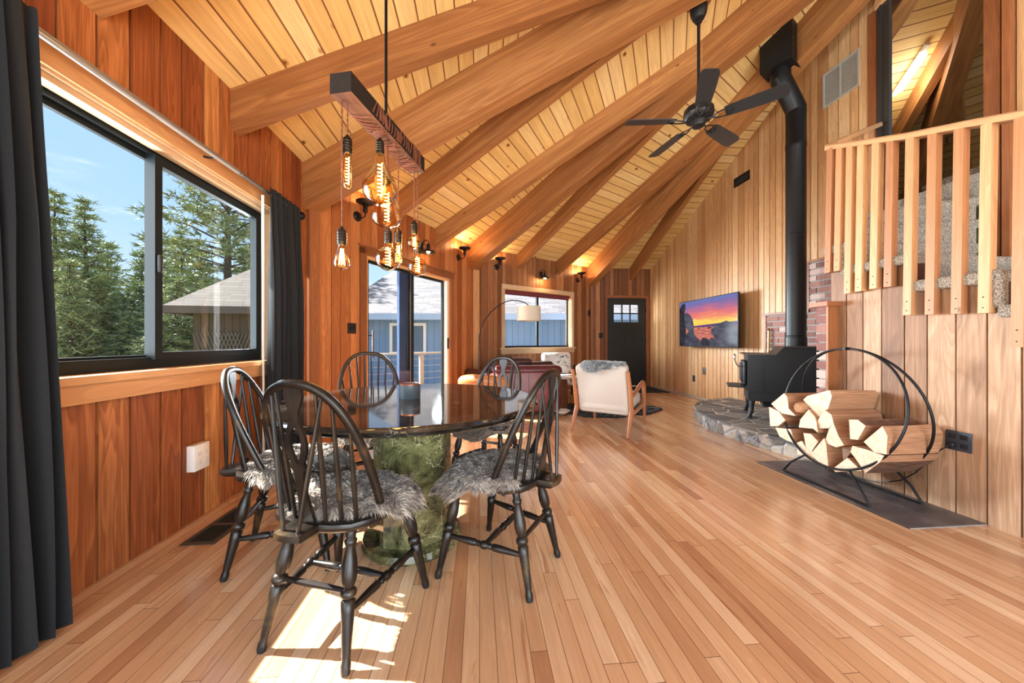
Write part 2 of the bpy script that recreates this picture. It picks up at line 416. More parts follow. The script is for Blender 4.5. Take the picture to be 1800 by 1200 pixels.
def planks(wl, name, mat, widths, top, openings=(), u0=0., u1=None, z0=0., back=.12, gap=.008, depth=.02, seed=1, tones=None):
    u1 = wl.L if u1 is None else u1; rr = random.Random(seed)
    topf = top if callable(top) else (lambda u: top)
    mb = MB(); cuts = [u0]
    while cuts[-1] < u1: cuts.append(min(u1, cuts[-1] + rr.choice(widths) * rr.uniform(.93, 1.07)))
    if len(cuts) > 2 and cuts[-1] - cuts[-2] < .03: cuts.pop(-2)
    def spans(a, b):
        iv = [(z0, None)]
        for o in openings:
            if o[0] < b - 1e-4 and o[1] > a + 1e-4:
                nv = []
                for lo, hi in iv:
                    if hi is not None and (o[3] <= lo or o[2] >= hi): nv.append((lo, hi)); continue
                    if o[2] > lo + .004: nv.append((lo, o[2]))
                    nv.append((o[3], hi))
                iv = nv
        return iv
    edges = sorted(set(cuts + [e for o in openings for e in (o[0], o[1]) if u0 < e < u1]))
    for a, b in zip(cuts, cuts[1:]):
        tone = (rr.random(), rr.random(), rr.random()); off = (rr.random() * 9, rr.random() * 9)
        sub = [a] + [e for e in edges if a + 1e-4 < e < b - 1e-4] + [b]
        for p, q in zip(sub, sub[1:]):
            pa = p + (gap / 2 if p == a else 0); qb = q - (gap / 2 if q == b else 0)
            for lo, hi in spans(p, q):
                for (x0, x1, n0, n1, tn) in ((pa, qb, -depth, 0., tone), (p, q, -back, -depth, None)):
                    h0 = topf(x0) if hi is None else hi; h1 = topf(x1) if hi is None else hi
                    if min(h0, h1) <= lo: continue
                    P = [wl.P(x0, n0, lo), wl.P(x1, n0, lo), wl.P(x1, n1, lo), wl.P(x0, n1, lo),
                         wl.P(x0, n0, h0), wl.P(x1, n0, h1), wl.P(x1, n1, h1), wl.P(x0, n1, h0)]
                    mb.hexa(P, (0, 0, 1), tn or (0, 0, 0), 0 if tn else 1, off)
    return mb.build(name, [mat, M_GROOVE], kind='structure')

wL = Wall(C0, C1); wP = Wall(C1, C2); wW = Wall(C2, C3); wD = Wall(C3, (5.49, 7.95)); wT = Wall((4.02, 7.95), (4.02, -1.6)); wS = Wall((2.89, 2.66), (2.89, -1.6)); w0 = Wall(Cm1, C0)
TY = lambda y: 7.95 - y                            # u on the television wall from world y
def ridge(y):                                      # roof height above the television wall
    return HW + (APEX.z - HW) * (7.95 - y) / (7.95 - APEX.y) if y > APEX.y else APEX.z - (APEX.y - y) * .40

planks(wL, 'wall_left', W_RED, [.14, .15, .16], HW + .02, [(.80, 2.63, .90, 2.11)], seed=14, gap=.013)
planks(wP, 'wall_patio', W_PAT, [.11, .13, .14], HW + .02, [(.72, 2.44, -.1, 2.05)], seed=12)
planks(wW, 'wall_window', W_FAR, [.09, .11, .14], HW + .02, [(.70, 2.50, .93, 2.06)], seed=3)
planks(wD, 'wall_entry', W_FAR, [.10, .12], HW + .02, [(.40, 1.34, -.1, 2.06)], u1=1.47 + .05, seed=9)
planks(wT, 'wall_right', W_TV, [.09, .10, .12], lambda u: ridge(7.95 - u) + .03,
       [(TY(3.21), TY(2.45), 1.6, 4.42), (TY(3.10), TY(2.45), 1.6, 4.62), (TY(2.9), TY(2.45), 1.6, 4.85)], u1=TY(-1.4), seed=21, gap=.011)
# panelling under the stairs: its top follows the treads
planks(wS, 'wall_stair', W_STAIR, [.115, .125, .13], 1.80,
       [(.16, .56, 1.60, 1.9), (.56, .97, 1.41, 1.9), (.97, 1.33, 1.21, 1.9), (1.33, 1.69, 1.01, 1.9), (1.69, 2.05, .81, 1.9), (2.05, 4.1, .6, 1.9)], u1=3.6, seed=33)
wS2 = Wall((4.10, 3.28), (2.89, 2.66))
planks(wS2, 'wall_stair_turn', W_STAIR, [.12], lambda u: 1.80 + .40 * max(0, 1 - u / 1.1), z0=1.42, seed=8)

# floor
mb = MB()
pl = [(-1.8, -2.6), (5.6, -2.6), (5.6, 8.1), (-1.8, 8.1)]
mb.poly([(x, y, 0) for x, y in pl], uvs=[(y, x) for x, y in pl])
mb.poly([(x, y, -.2) for x, y in pl[::-1]], uvs=[(y, x) for x, y in pl[::-1]])
mb.build('floor', W_FLOOR, kind='structure')
mb = MB(); tiles = 0
ys = [1.76, 2.06, 2.36, 2.66, 2.86]
for a, b in zip(ys, ys[1:]):
    for x0, x1 in ((2.40, 2.642), (2.648, 2.888)):
        P = [(x0, a + .002), (x1, a + .002), (x1, b - .002), (x0, b - .002)]
        if b == 2.86: P = [(x0, a + .002), (x1, a + .002), (x1, b - .002), (x0, b - .002)]
        mb.prism(P, .0, .008)
mb.prism([(2.40, 1.76), (2.89, 1.76), (2.89, 2.86), (2.40, 2.86)], 0, .005, mi=1)
def slatemat(name, c0, c1, c2, sc=6):
    m, N, b = newmat(name); co = N.coord(); at = N.node('ShaderNodeAttribute', attribute_name='tone'); t = N.sep(at.outputs['Vector'])
    n = N.noise(co, sc, 6, .65, .4); n2 = N.noise(co, sc * 5, 3)
    f = N.math('ADD', N.math('MULTIPLY', n, .8), N.math('MULTIPLY', t[0], .25))
    N.put(b.inputs['Base Color'], N.ramp(f, [(.3, c0), (.55, c1), (.8, c2)])); b.inputs['Roughness'].default_value = .42
    N.put(b.inputs['Normal'], N.bump(N.math('ADD', n, N.math('MULTIPLY', n2, .3)), .6, .006)); return m
M_SLATE = slatemat('slate_tile', srgb(66, 62, 62), srgb(104, 94, 92), srgb(142, 126, 118))
M_GROUT = plain('grout', srgb(148, 142, 134), .9, noise=.2, nscale=60)
mb.build('floor_slate', [M_SLATE, M_GROUT], kind='structure')

# ceiling: one pine-boarded facet per wall, boards running along the wall
def roof_z(A, B, p):
    A = V((*A, HW)); B = V((*B, HW)); n = (B - A).cross(APEX - A)
    return A.z - (n.x * (p[0] - A.x) + n.y * (p[1] - A.y)) / n.z
def facet(A, B, name='ceiling'):
    a, b = V((*A, HW)), V((*B, HW)); d = (b - a).normalized(); mid = (a + b) / 2
    n = (b - a).cross(APEX - a).normalized(); n = -n if n.z > 0 else n
    s = d.cross(n); s = -s if s.dot(APEX - a) < 0 else s
    out = (-s * .0)
    ov = 1.05                                     # eaves overhang beyond the wall
    pts = [a, b, APEX]
    mb = MB(); f = lambda p: ((p - a).dot(d) + a.x * 3, (p - a).dot(s) + .02)
    mb.poly(pts, uvs=[f(p) for p in pts], tone=(.5, .5, .5))
    up = V((0, 0, .16)); q = [p + up for p in pts][::-1]
    mb.poly(q, uvs=[f(p) for p in q], tone=(.5, .5, .5))
    return mb.build(name, W_PINE, kind='structure')
FAC = [(Cm1, C0), (C0, C1), (C1, C2), (C2, C3), (C3, C5), (C5, C6), (C6, C7), (C7, C8)]
for A, B in FAC: facet(A, B)
# unseen eaves, put in to stop the sun reaching far into the room
mb = MB()
for A, B, ov in ((C0, C1, 1.10), (C1, C2, 1.0), (C2, C3, 1.0), (C3, C5, 1.0)):
    wl = Wall(A, B); sl = .45
    P = [wl.P(-.3, -.14, HW - .02), wl.P(wl.L + .3, -.14, HW - .02), wl.P(wl.L + .3, -.14 - ov, HW + .02), wl.P(-.3, -.14 - ov, HW + .02)]
    mb.hexa([P[3], P[2], P[1], P[0]] + [p + V((0, 0, .22)) for p in (P[3], P[2], P[1], P[0])], wl.d)
mb.build('ceiling_added_eaves', W_BEAM, kind='structure')

# rafters and hip beams
def beam(P0, wdt, dep, t1, name='ceiling_beam', top=.0, t0=-.01, shift=0.):
    a = V((*P0, HW)); d = APEX - a; h = V((d.x, d.y, 0)).normalized(); sd = V((h.y, -h.x, 0)) * wdt / 2
    mb = MB(); p = a + d * t0 + V((0, 0, top)) + sd * shift; q = a + d * t1 + V((0, 0, top)) + sd * shift; z = V((0, 0, dep))
    mb.hexa([p - sd - z, p + sd - z, q + sd - z, q - sd - z, p - sd, p + sd, q + sd, q - sd], d)
    return mb.build(name, W_BEAM, kind='structure')
lerp = lambda A, B, t: (A[0] + (B[0] - A[0]) * t, A[1] + (B[1] - A[1]) * t)
for c in (C0, C1, C2, C3, C5, C6, C7): beam(c, .17, .44, .93, t0=.0)
def jack(A, B, f, wdt=.09, dep=.27):              # common rafter square to its wall, running up to the hip
    a, b_ = V((*A, 0)), V((*B, 0)); d = (b_ - a).normalized(); n = V((d.y, -d.x, 0)); p = a + (b_ - a) * f; ap = V((APEX.x, APEX.y, 0)); best = 99
    for c in (a, b_):
        e = ap - c; den = n.x * -e.y + n.y * e.x
        if abs(den) < 1e-6: continue
        r = c - p; t_ = (r.x * -e.y + r.y * e.x) / den; q = (n.x * r.y - n.y * r.x) / den
        if t_ > .3 and -.02 <= q <= 1.05: best = min(best, t_)
    run = (ap - a).dot(n); sl = (APEX.z - HW) / run; t1 = best - .05; z = V((0, 0, 1)); o = d * (wdt / 2); P0 = p + z * HW; P1 = p + n * t1 + z * (HW + sl * t1)
    mb = MB(); mb.hexa([P0 - o - z * dep, P0 + o - z * dep, P1 + o - z * dep, P1 - o - z * dep, P0 - o, P0 + o, P1 + o, P1 - o], P1 - P0); mb.build('ceiling_beam', W_BEAM, kind='structure')
for y in (2.58, 1.68, 1.0): jack(C0, C1, (y - .4) / 3.2)
for A, B in ((Cm1, C0), (C1, C2), (C2, C3), (C3, C5), (C5, C6), (C6, C7)):
    for t in (1 / 3, 2 / 3): jack(A, B, t)
beam(Cm1, .17, .44, .93)
# posts carrying the hips, corner boards
def post(c, wl, u, w_, d_, z1, name='trim_1', mat=None):
    mb = MB(); wl.box(mb, u, u + w_, -.01, d_, 0, z1); return mb.build(name, mat or W_TRIMD, kind='structure')
post(C1, wP, .0, .11, .035, HW - .40, 'trim_1')
post(C2, wW, .0, .13, .035, HW - .42, 'trim_2', W_TV)
post(C3, wD, .0, .05, .03, HW - .42, 'trim_3')
post(C2, wP, wP.L - .02, .03, .03, HW - .4, 'trim_4')
mb = MB(); wT.box(mb, .0, .035, -.01, .035, 0, HW + .02); mb.build('trim_5', W_TV, kind='structure')
# thin crown strip above entry wall and baseboards
mb = MB(); wT.box(mb, .0, 3.3, .0, .012, 0, .03); mb.build('baseboard_right', plain('grey_strip', srgb(170, 160, 150), .6), kind='structure')

def framed(wl, mb, u0, u1, z0, z1, n0, n1, t, mi=0, bottom=True, tone=None):
    wl.box(mb, u0, u0 + t, n0, n1, z0, z1, mi=mi, tone=tone); wl.box(mb, u1 - t, u1, n0, n1, z0, z1, mi=mi, tone=tone)
    wl.box(mb, u0 + t, u1 - t, n0, n1, z1 - t, z1, mi=mi, tone=tone)
    if bottom: wl.box(mb, u0 + t, u1 - t, n0, n1, z0, z0 + t, mi=mi, tone=tone)

# ---------------------------------------------------------------- window_1, big slider on the left wall
win = thing('window_1', (0, 0, 0), kind='structure')
mb = MB(); wL.box(mb, .72, 2.70, 0, .02, 2.11, 2.195)                     # head casing
wL.box(mb, 2.63, 2.70, 0, .02, .905, 2.11); wL.box(mb, .72, .80, 0, .02, .905, 2.11)
mb.build('casing', W_TRIM, win)
mb = MB(); wL.box(mb, .80, 2.63, -.14, .0, 2.10, 2.112); wL.box(mb, 2.618, 2.632, -.14, 0, .905, 2.10); wL.box(mb, .80, .812, -.14, 0, .905, 2.10)
wL.box(mb, .812, 2.618, -.075, -.02, 2.075, 2.10); mb.build('jamb_lining', W_PALE, win)
mb = MB(); wL.box(mb, .72, 2.70, -.14, .045, .872, .905); wL.box(mb, .72, 2.70, 0, .03, .79, .872); mb.build('sill', W_TRIM, win)
mb = MB(); framed(wL, mb, .812, 2.618, .905, 2.10, -.14, -.085, .045)
wL.box(mb, .857, 2.573, -.10, -.085, .95, .965); mb.build('frame', M_WINFR, win)
mb = MB(); framed(wL, mb, .857, 1.735, .95, 2.055, -.135, -.112, .028); mb.build('fixed_sash', M_WINFR, win)
mb = MB(); framed(wL, mb, 1.66, 2.573, .95, 2.055, -.110, -.070, .042); wL.box(mb, 1.655, 1.70, -.112, -.060, .95, 2.055); mb.build('sliding_sash', M_WINFR, win)
mb = MB(); mb.bbox((0, 0, 0), (.02, .028, .10), .009, M=wL.M(1.672, -.052, 1.47)); mb.build('latch', M_BLACKP, win)
mb = MB(); mb.poly([wL.P(.88, -.123, .97), wL.P(1.71, -.123, .97), wL.P(1.71, -.123, 2.03), wL.P(.88, -.123, 2.03)]); mb.build('pane', M_GLASS, win)
mb = MB(); mb.poly([wL.P(1.70, -.09, .99), wL.P(2.535, -.09, .99), wL.P(2.535, -.09, 2.015), wL.P(1.70, -.09, 2.015)]); mb.build('pane', M_GLASS, win)

# ---------------------------------------------------------------- door_1, sliding glass door
dr = thing('door_1', kind='structure')
mb = MB(); wP.box(mb, .63, .72, 0, .022, 0, 2.13); wP.box(mb, .63, 2.53, 0, .022, 2.06, 2.145); wP.box(mb, 2.44, 2.53, 0, .022, 0, 2.06); wP.box(mb, .61, 2.56, 0, .04, 2.145, 2.165); mb.build('casing', W_TRIMD, dr)
mb = MB(); framed(wP, mb, .72, 2.44, 0, 2.05, -.12, -.0, .035, bottom=False); mb.build('frame', W_TRIM, dr)
mb = MB(); wP.box(mb, 2.37, 2.405, -.12, -.01, .02, 2.015); mb.build('track_jamb', M_WHITE, dr)
mb = MB(); framed(wP, mb, .755, 1.60, .03, 2.015, -.055, -.03, .04); mb.build('sliding_panel', M_WINFR, dr)
mb = MB(); framed(wP, mb, 1.53, 2.37, .03, 2.015, -.10, -.07, .04); wP.box(mb, 1.60, 1.635, -.10, -.06, .03, 2.0, mi=1); wP.box(mb, 1.40, 1.56, -.15, -.11, .03, 2.0, mi=2); mb.build('fixed_panel', [M_WINFR, W_TRIMD, plain('blue_screen_frame', srgb(52, 78, 118), .5)], dr)
mb = MB(); mb.poly([wP.P(.79, -.043, .06), wP.P(1.56, -.043, .06), wP.P(1.56, -.043, 1.98), wP.P(.79, -.043, 1.98)]); mb.build('pane', M_GLASS, dr)
mb = MB(); mb.poly([wP.P(1.57, -.085, .06), wP.P(2.34, -.085, .06), wP.P(2.34, -.085, 1.98), wP.P(1.57, -.085, 1.98)]); mb.build('pane', M_GLASS, dr)
mb = MB(); mb.tube([wP.P(.80, .035, .86), wP.P(.80, .035, 1.18)], .011); mb.tube([wP.P(.775, -.03, .92), wP.P(.775, .0, .92), wP.P(.80, .035, .92)], .006, mi=1); mb.tube([wP.P(.775, -.03, 1.12), wP.P(.775, 0, 1.12), wP.P(.80, .035, 1.12)], .006, mi=1)
mb.build('handle', [plain('wood_grip', srgb(92, 40, 22), .4), M_BLACK], dr)
mb = MB(); mb.bbox((0, 0, 0), (.03, .03, .17), .01, M=wP.M(2.385, .0, 1.02)); mb.build('latch', M_BLACKP, dr)

# ---------------------------------------------------------------- window_2
win = thing('window_2', kind='structure')
mb = MB(); wW.box(mb, .63, .70, 0, .022, .92, 2.13); wW.box(mb, 2.50, 2.57, 0, .022, .92, 2.13); wW.box(mb, .63, 2.57, 0, .025, 2.06, 2.14); mb.build('casing', W_PALE, win)
mb = MB(); wW.box(mb, .60, 2.60, -.12, .05, .90, .93); wW.box(mb, .62, 2.58, 0, .022, .81, .90); mb.build('sill', W_PALE, win)
mb = MB(); wW.box(mb, .70, .715, -.12, 0, .93, 2.06); wW.box(mb, 2.485, 2.50, -.12, 0, .93, 2.06); wW.box(mb, .715, 2.485, -.12, 0, 2.045, 2.06); mb.build('jamb_lining', W_TRIM, win)
mb = MB(); framed(wW, mb, .715, 2.485, .93, 2.045, -.12, -.09, .035); wW.box(mb, 1.565, 1.615, -.11, -.07, .96, 2.02); mb.build('frame', M_WINFR, win)
mb = MB(); mb.poly([wW.P(.75, -.1, .96), wW.P(2.45, -.1, .96), wW.P(2.45, -.1, 2.01), wW.P(.75, -.1, 2.01)]); mb.build('pane', M_GLASS, win)
mb = MB(); mb.tube([wW.P(.73, -.04, 2.02), wW.P(2.47, -.04, 2.02)], .028, 12); wW.box(mb, .73, 2.47, -.045, -.041, 1.955, 2.02); mb.build('rolled_blind', plain('burgundy_blind', srgb(110, 44, 50), .8), win)

# ---------------------------------------------------------------- door_2, black entry door with six lights
dr = thing('door_2', kind='structure')
mb = MB(); wD.box(mb, .345, .40, 0, .02, 0, 2.12); wD.box(mb, 1.34, 1.41, 0, .02, 0, 2.12); wD.box(mb, .40, 1.34, 0, .02, 2.06, 2.12); mb.build('casing', W_TRIMD, dr)
mb = MB(); z0, z1, a, b = 1.50, 1.91, .565, 1.155
wD.box(mb, .405, a, -.06, -.015, .01, 2.055, tone=(.5,) * 3); wD.box(mb, b, 1.335, -.06, -.015, .01, 2.055, tone=(.5,) * 3); wD.box(mb, a, b, -.06, -.015, .01, z0); wD.box(mb, a, b, -.06, -.015, z1, 2.055)
for x in (.61, 1.10): wD.box(mb, x - .04, x + .04, -.015, -.008, .15, 1.38)
wD.box(mb, .41, 1.33, -.015, -.006, 1.40, 1.46)
for x in (.415, .84, 1.255): wD.box(mb, x, x + .07, -.015, -.007, .05, 1.40)
mb.build('slab', plain('black_paint', srgb(28, 32, 32), .42), dr)
mb = MB()
for k in (1, 2): wD.box(mb, a + (b - a) * k / 3 - .013, a + (b - a) * k / 3 + .013, -.055, -.01, z0, z1)
wD.box(mb, a, b, -.055, -.01, (z0 + z1) / 2 - .013, (z0 + z1) / 2 + .013); mb.build('muntins', M_BLACKP, dr)
mb = MB(); mb.poly([wD.P(a, -.04, z0), wD.P(b, -.04, z0), wD.P(b, -.04, z1), wD.P(a, -.04, z1)]); mb.build('pane', M_GLASS, dr)
mb = MB(); 
for z in (.3, 1.05, 1.78): mb.tube([wD.P(1.338, .0, z - .045), wD.P(1.338, .0, z + .045)], .008)
mb.build('hinges', M_BLACK, dr)

# ---------------------------------------------------------------- window_3, tall metal-framed opening beside the stairs
win = thing('window_3', kind='structure')
mb = MB(); wT.box(mb, TY(3.215), TY(3.175), -.03, .025, 1.7, 4.42); wT.box(mb, TY(3.175), TY(3.12), -.03, .005, 1.7, 4.43); mb.build('frame', [plain('bronze_frame', srgb(74, 70, 66), .4, .5)], win)
mb = MB()
P = [wT.P(TY(3.22), .0, 4.40), wT.P(TY(2.40), 0, 4.90), wT.P(TY(2.40), .04, 4.90), wT.P(TY(3.22), .04, 4.40)]
mb.hexa(P + [p + V((0, 0, .09)) for p in P], (0, -1, .5)); mb.build('head', W_TV, win)
mb = MB(); wT.box(mb, TY(2.45), TY(2.36), -.14, .03, 1.4, 4.9); wT.box(mb, TY(2.34), TY(2.30), .0, .05, 1.4, 5.0); wT.box(mb, TY(3.30), TY(3.22), 0, .02, 1.7, 4.42)
mb.build('jamb', W_TRIMD, win)
# ---------------------------------------------------------------- dining chairs
M_CHAIR = None
def chairmat():
    m, N, b = newmat('black_bronze_lacquer'); co = N.coord()
    n = N.noise(co, 9, 4); n2 = N.noise(co, 60, 2)
    N.put(b.inputs['Base Color'], N.ramp(N.math('ADD', n, N.math('MULTIPLY', n2, .25)), [(.5, srgb(17, 14, 13)), (.75, srgb(38, 30, 23)), (.9, srgb(80, 62, 38))]))
    b.inputs['Roughness'].default_value = .34; b.inputs['Specular IOR Level'].default_value = .38; b.inputs['Coat Weight'].default_value = .08; b.inputs['Coat Roughness'].default_value = .2; return m
M_CHAIR = chairmat()

def turned(mb, a, b_, prof, n=10):
    a = vec(a); b_ = vec(b_); d = b_ - a; pts = [a + d * t for t, r in prof]; mb.tube(pts, [r for t, r in prof], n)
LEG = [(0, .012), (.03, .0155), (.06, .016), (.09, .013), (.12, .0145), (.40, .0215), (.47, .023), (.485, .016), (.50, .024), (.52, .026), (.545, .024), (.56, .016), (.60, .0225), (.66, .026), (.74, .023), (.84, .0145), (.86, .019), (.885, .021), (.90, .0155), (1, .020)]
STR = [(0, .0085), (.08, .0105), (.30, .0155), (.38, .015), (.40, .010), (.42, .0145), (.445, .010), (.47, .0165), (.5, .018), (.53, .0165), (.555, .010), (.58, .0145), (.60, .010), (.62, .015), (.70, .0155), (.92, .0105), (1, .0085)]
SEAT_OUT = [(-.00, .215), (.08, .213), (.15, .200), (.205, .165), (.222, .10), (.222, .02), (.215, -.06), (.195, -.125), (.155, -.175), (.10, -.197), (.055, -.205)]

def make_chair(kind='splat', top=.915):
    t = thing('windsor_chair')
    w_ = 1.0 if kind == 'splat' else 1.14
    # seat: saddle shaped slab
    mb = MB(); out = [(x * w_, y) for x, y in SEAT_OUT]; tail = [(.05, -.275), (.02, -.283)]
    half = out + (tail if kind == 'splat' else [])
    ring = half + [(-x, y) for x, y in half[::-1] if abs(x) > 1e-6]
    def lay(s, z, dish=0): return [V((x * s, (y if y > -.21 else y) * (s if y > -.21 else (1 if s > .93 else s)), z)) for x, y in ring]
    mb.loft([lay(.80, .412), lay(.93, .418), lay(.99, .430), lay(1.0, .440), lay(.985, .450), lay(.93, .452), lay(.75, .446), lay(.45, .440)], True, True, smooth=True)
    mb.build('seat', M_CHAIR, t, sharp=50)
    feet = {(-1, -1): (-.167 * w_, -.215), (1, -1): (.167 * w_, -.215), (-1, 1): (-.222 * w_, .21), (1, 1): (.222 * w_, .21)}
    tops = {(-1, -1): (-.118 * w_, -.125), (1, -1): (.118 * w_, -.125), (-1, 1): (-.155 * w_, .135), (1, 1): (.155 * w_, .135)}
    def onleg(k, z): f = V((*feet[k], 0)); p = V((*tops[k], .425)); return f + (p - f) * (z / .425)
    for k in feet:
        mb = MB(); turned(mb, onleg(k, 0), onleg(k, .425), LEG, 12); leg = mb.build('leg', M_CHAIR, t, sharp=60)
        mb = MB(); mb.tube([onleg(k, .0), onleg(k, .012), onleg(k, .024)], [.0135, .016, .0158], 10); mb.build('foot_cap', M_BLACKP, leg)
    for sx in (-1, 1):
        mb = MB(); turned(mb, onleg((sx, -1), .165), onleg((sx, 1), .185), STR); mb.build('stretcher', M_CHAIR, t, sharp=60)
    mb = MB(); a = (onleg((-1, -1), .165) + onleg((-1, 1), .185)) / 2; b_ = (onleg((1, -1), .165) + onleg((1, 1), .185)) / 2
    turned(mb, a, b_, STR); mb.build('stretcher', M_CHAIR, t, sharp=60)
    mb = MB(); turned(mb, onleg((-1, -1), .225), onleg((1, -1), .225), [(0, .0075), (.5, .0115), (1, .0075)]); mb.build('stretcher', M_CHAIR, t)
    # hoop back, raked backwards
    rake = lambda z: -.045 - (z - .44) * .43
    hw = .205 * w_
    def hp(a):                                    # a from 0 (right seat end) to 1 (left)
        th = math.pi * a; s_ = math.sin(th); c_ = math.cos(th)
        z = .44 + (top - .44) * (abs(s_) ** .72); x = hw * (1 if c_ > 0 else -1) * abs(c_) ** .78
        x *= 1 - .10 * (1 - (z - .44) / (top - .44)) ** 1.5
        return V((x, rake(z), z))
    mb = MB(); n_ = 44; pts = [hp(k / n_) for k in range(n_ + 1)]
    rings = []
    for i, p in enumerate(pts):
        d = (pts[min(i + 1, n_)] - pts[max(i - 1, 0)]).normalized(); nb = V((0, 1, .43)).normalized(); sd = d.cross(nb).normalized()
        ww, dd = .0135, .0115
        rings.append([p + sd * ww * cx + nb * dd * cy for cx, cy in ((1, .6), (.7, 1), (-.7, 1), (-1, .6), (-1, -.6), (-.7, -1), (.7, -1), (1, -.6))])
    mb.loft(rings); mb.build('hoop', M_CHAIR, t, sharp=50)
    def hoop_at(x):
        return min((hp(k / 200) for k in range(30, 171)), key=lambda p: abs(p.x - x))
    def spindle(xb, yb, p):
        mb = MB(); a = V((xb, yb, .446)); turned(mb, a, p, [(0, .0065), (.35, .0088), (1, .0052)], 8); mb.build('spindle', M_CHAIR, t)
    if kind == 'splat':
        for sx in (-1, 1):
            for k, (xb, xt) in enumerate(((.062, .078), (.105, .125), (.145, .165))): spindle(sx * xb, -.178 + k * .022, hoop_at(sx * xt))
            spindle(sx * .028, -.258, hoop_at(sx * .100))
        # pierced splat
        P = [(0, .030, 0), (.10, .024, 0), (.22, .017, 0), (.33, .016, 0), (.40, .020, 0), (.425, .030, 0), (.45, .026, 0), (.455, .026, .0), (.47, .027, .004), (.50, .034, .011), (.55, .040, .019), (.60, .041, .022), (.65, .038, .020), (.69, .032, .012), (.71, .028, .004), (.72, .026, 0), (.75, .018, 0), (.79, .015, 0), (.84, .020, 0), (.90, .033, 0), (.94, .036, 0), (1, .030, 0)]
        a = V((0, -.188, .446)); e = hoop_at(0) + V((0, 0, -.006)); mb = MB(); nb = V((0, 1, .2)).normalized() * .0055
        def strip(L, Rr):
            rings = []
            for (p, q) in zip(L, Rr): rings.append([p - nb, q - nb, q + nb, p + nb])
            mb.loft(rings, smooth=False)
        runs = []; cur = []; holed = None
        cent = lambda f: a + (e - a) * f + V((0, -.012 * math.sin(math.pi * f), 0))
        i = 0
        while i < len(P):
            h = P[i][2] > 0; j = i
            while j + 1 < len(P) and (P[j + 1][2] > 0) == h: j += 1
            s_ = max(0, i - 1) if h else i; f_ = min(len(P) - 1, j + 1) if h else j
            seg = P[s_:f_ + 1]
            if h:
                for sx in (-1, 1): strip([cent(f) + V((sx * max(iw, .0001), 0, 0)) for f, ow, iw in seg], [cent(f) + V((sx * ow, 0, 0)) for f, ow, iw in seg])
            else: strip([cent(f) - V((ow, 0, 0)) for f, ow, iw in seg], [cent(f) + V((ow, 0, 0)) for f, ow, iw in seg])
            i = j + 1
        mb.build('splat', M_CHAIR, t, sharp=30)
    else:
        for k in range(8):
            x = (-3.5 + k); spindle(x * .040, -.19 + abs(x) * .007, hoop_at(x * .055))
    return t

def place(o, x, y, ang): o.location = (x, y, 0); o.rotation_euler = (0, 0, ang)
fwd = lambda dx, dy: math.atan2(dy, dx) - math.pi / 2
chairs = []
cA = make_chair(); CH = 'windsor chairs round the dining table'
tag(cA, 'black hoop-back windsor chair nearest the camera, its back turned to us', 'chair', CH)
spots = [(-.507, 1.414, fwd(.335, .942))]
place(cA, *spots[0])
cB = copy_tree(cA); tag(cB, 'black hoop-back windsor chair against the window wall, left of the marble table', 'chair', CH); spots.append((-.945, 1.866, fwd(.977, .214))); place(cB, *spots[1])
cC = copy_tree(cA); tag(cC, 'black hoop-back windsor chair at the table side facing the wood stove', 'chair', CH); spots.append((.110, 1.668, fwd(-.845, .535))); place(cC, *spots[2])
cE = copy_tree(cA); tag(cE, 'black hoop-back windsor chair behind the table, in front of the red leather armchair', 'chair', CH); spots.append((.075, 2.70, fwd(-.50, -.866))); place(cE, *spots[3])
cD = make_chair('plain', .955)
tag(cD, 'dark wide bow-back windsor chair with plain spindles, in front of the glass door', 'chair', CH); spots.append((-.775, 2.66, fwd(.42, -.905))); place(cD, *spots[4])

# ---------------------------------------------------------------- sheepskins
def furmat(name, stops, rough=.85):
    m, N, b = newmat(name); at = N.node('ShaderNodeAttribute', attribute_name='tone'); t = N.sep(at.outputs['Vector'])
    N.put(b.inputs['Base Color'], N.ramp(t[0], stops)); b.inputs['Roughness'].default_value = rough
    b.inputs['Specular IOR Level'].default_value = .25; b.inputs['Sheen Weight'].default_value = .3; return m
M_FUR = furmat('grey_sheepskin', [(0, srgb(92, 82, 74)), (.5, srgb(150, 138, 126)), (1, srgb(206, 196, 182))])
M_FURG = furmat('silver_sheepskin', [(0, srgb(96, 100, 104)), (.5, srgb(160, 164, 166)), (1, srgb(214, 216, 214))])
M_FURB = furmat('black_sheepskin', [(0, srgb(12, 12, 13)), (1, srgb(40, 40, 42))])

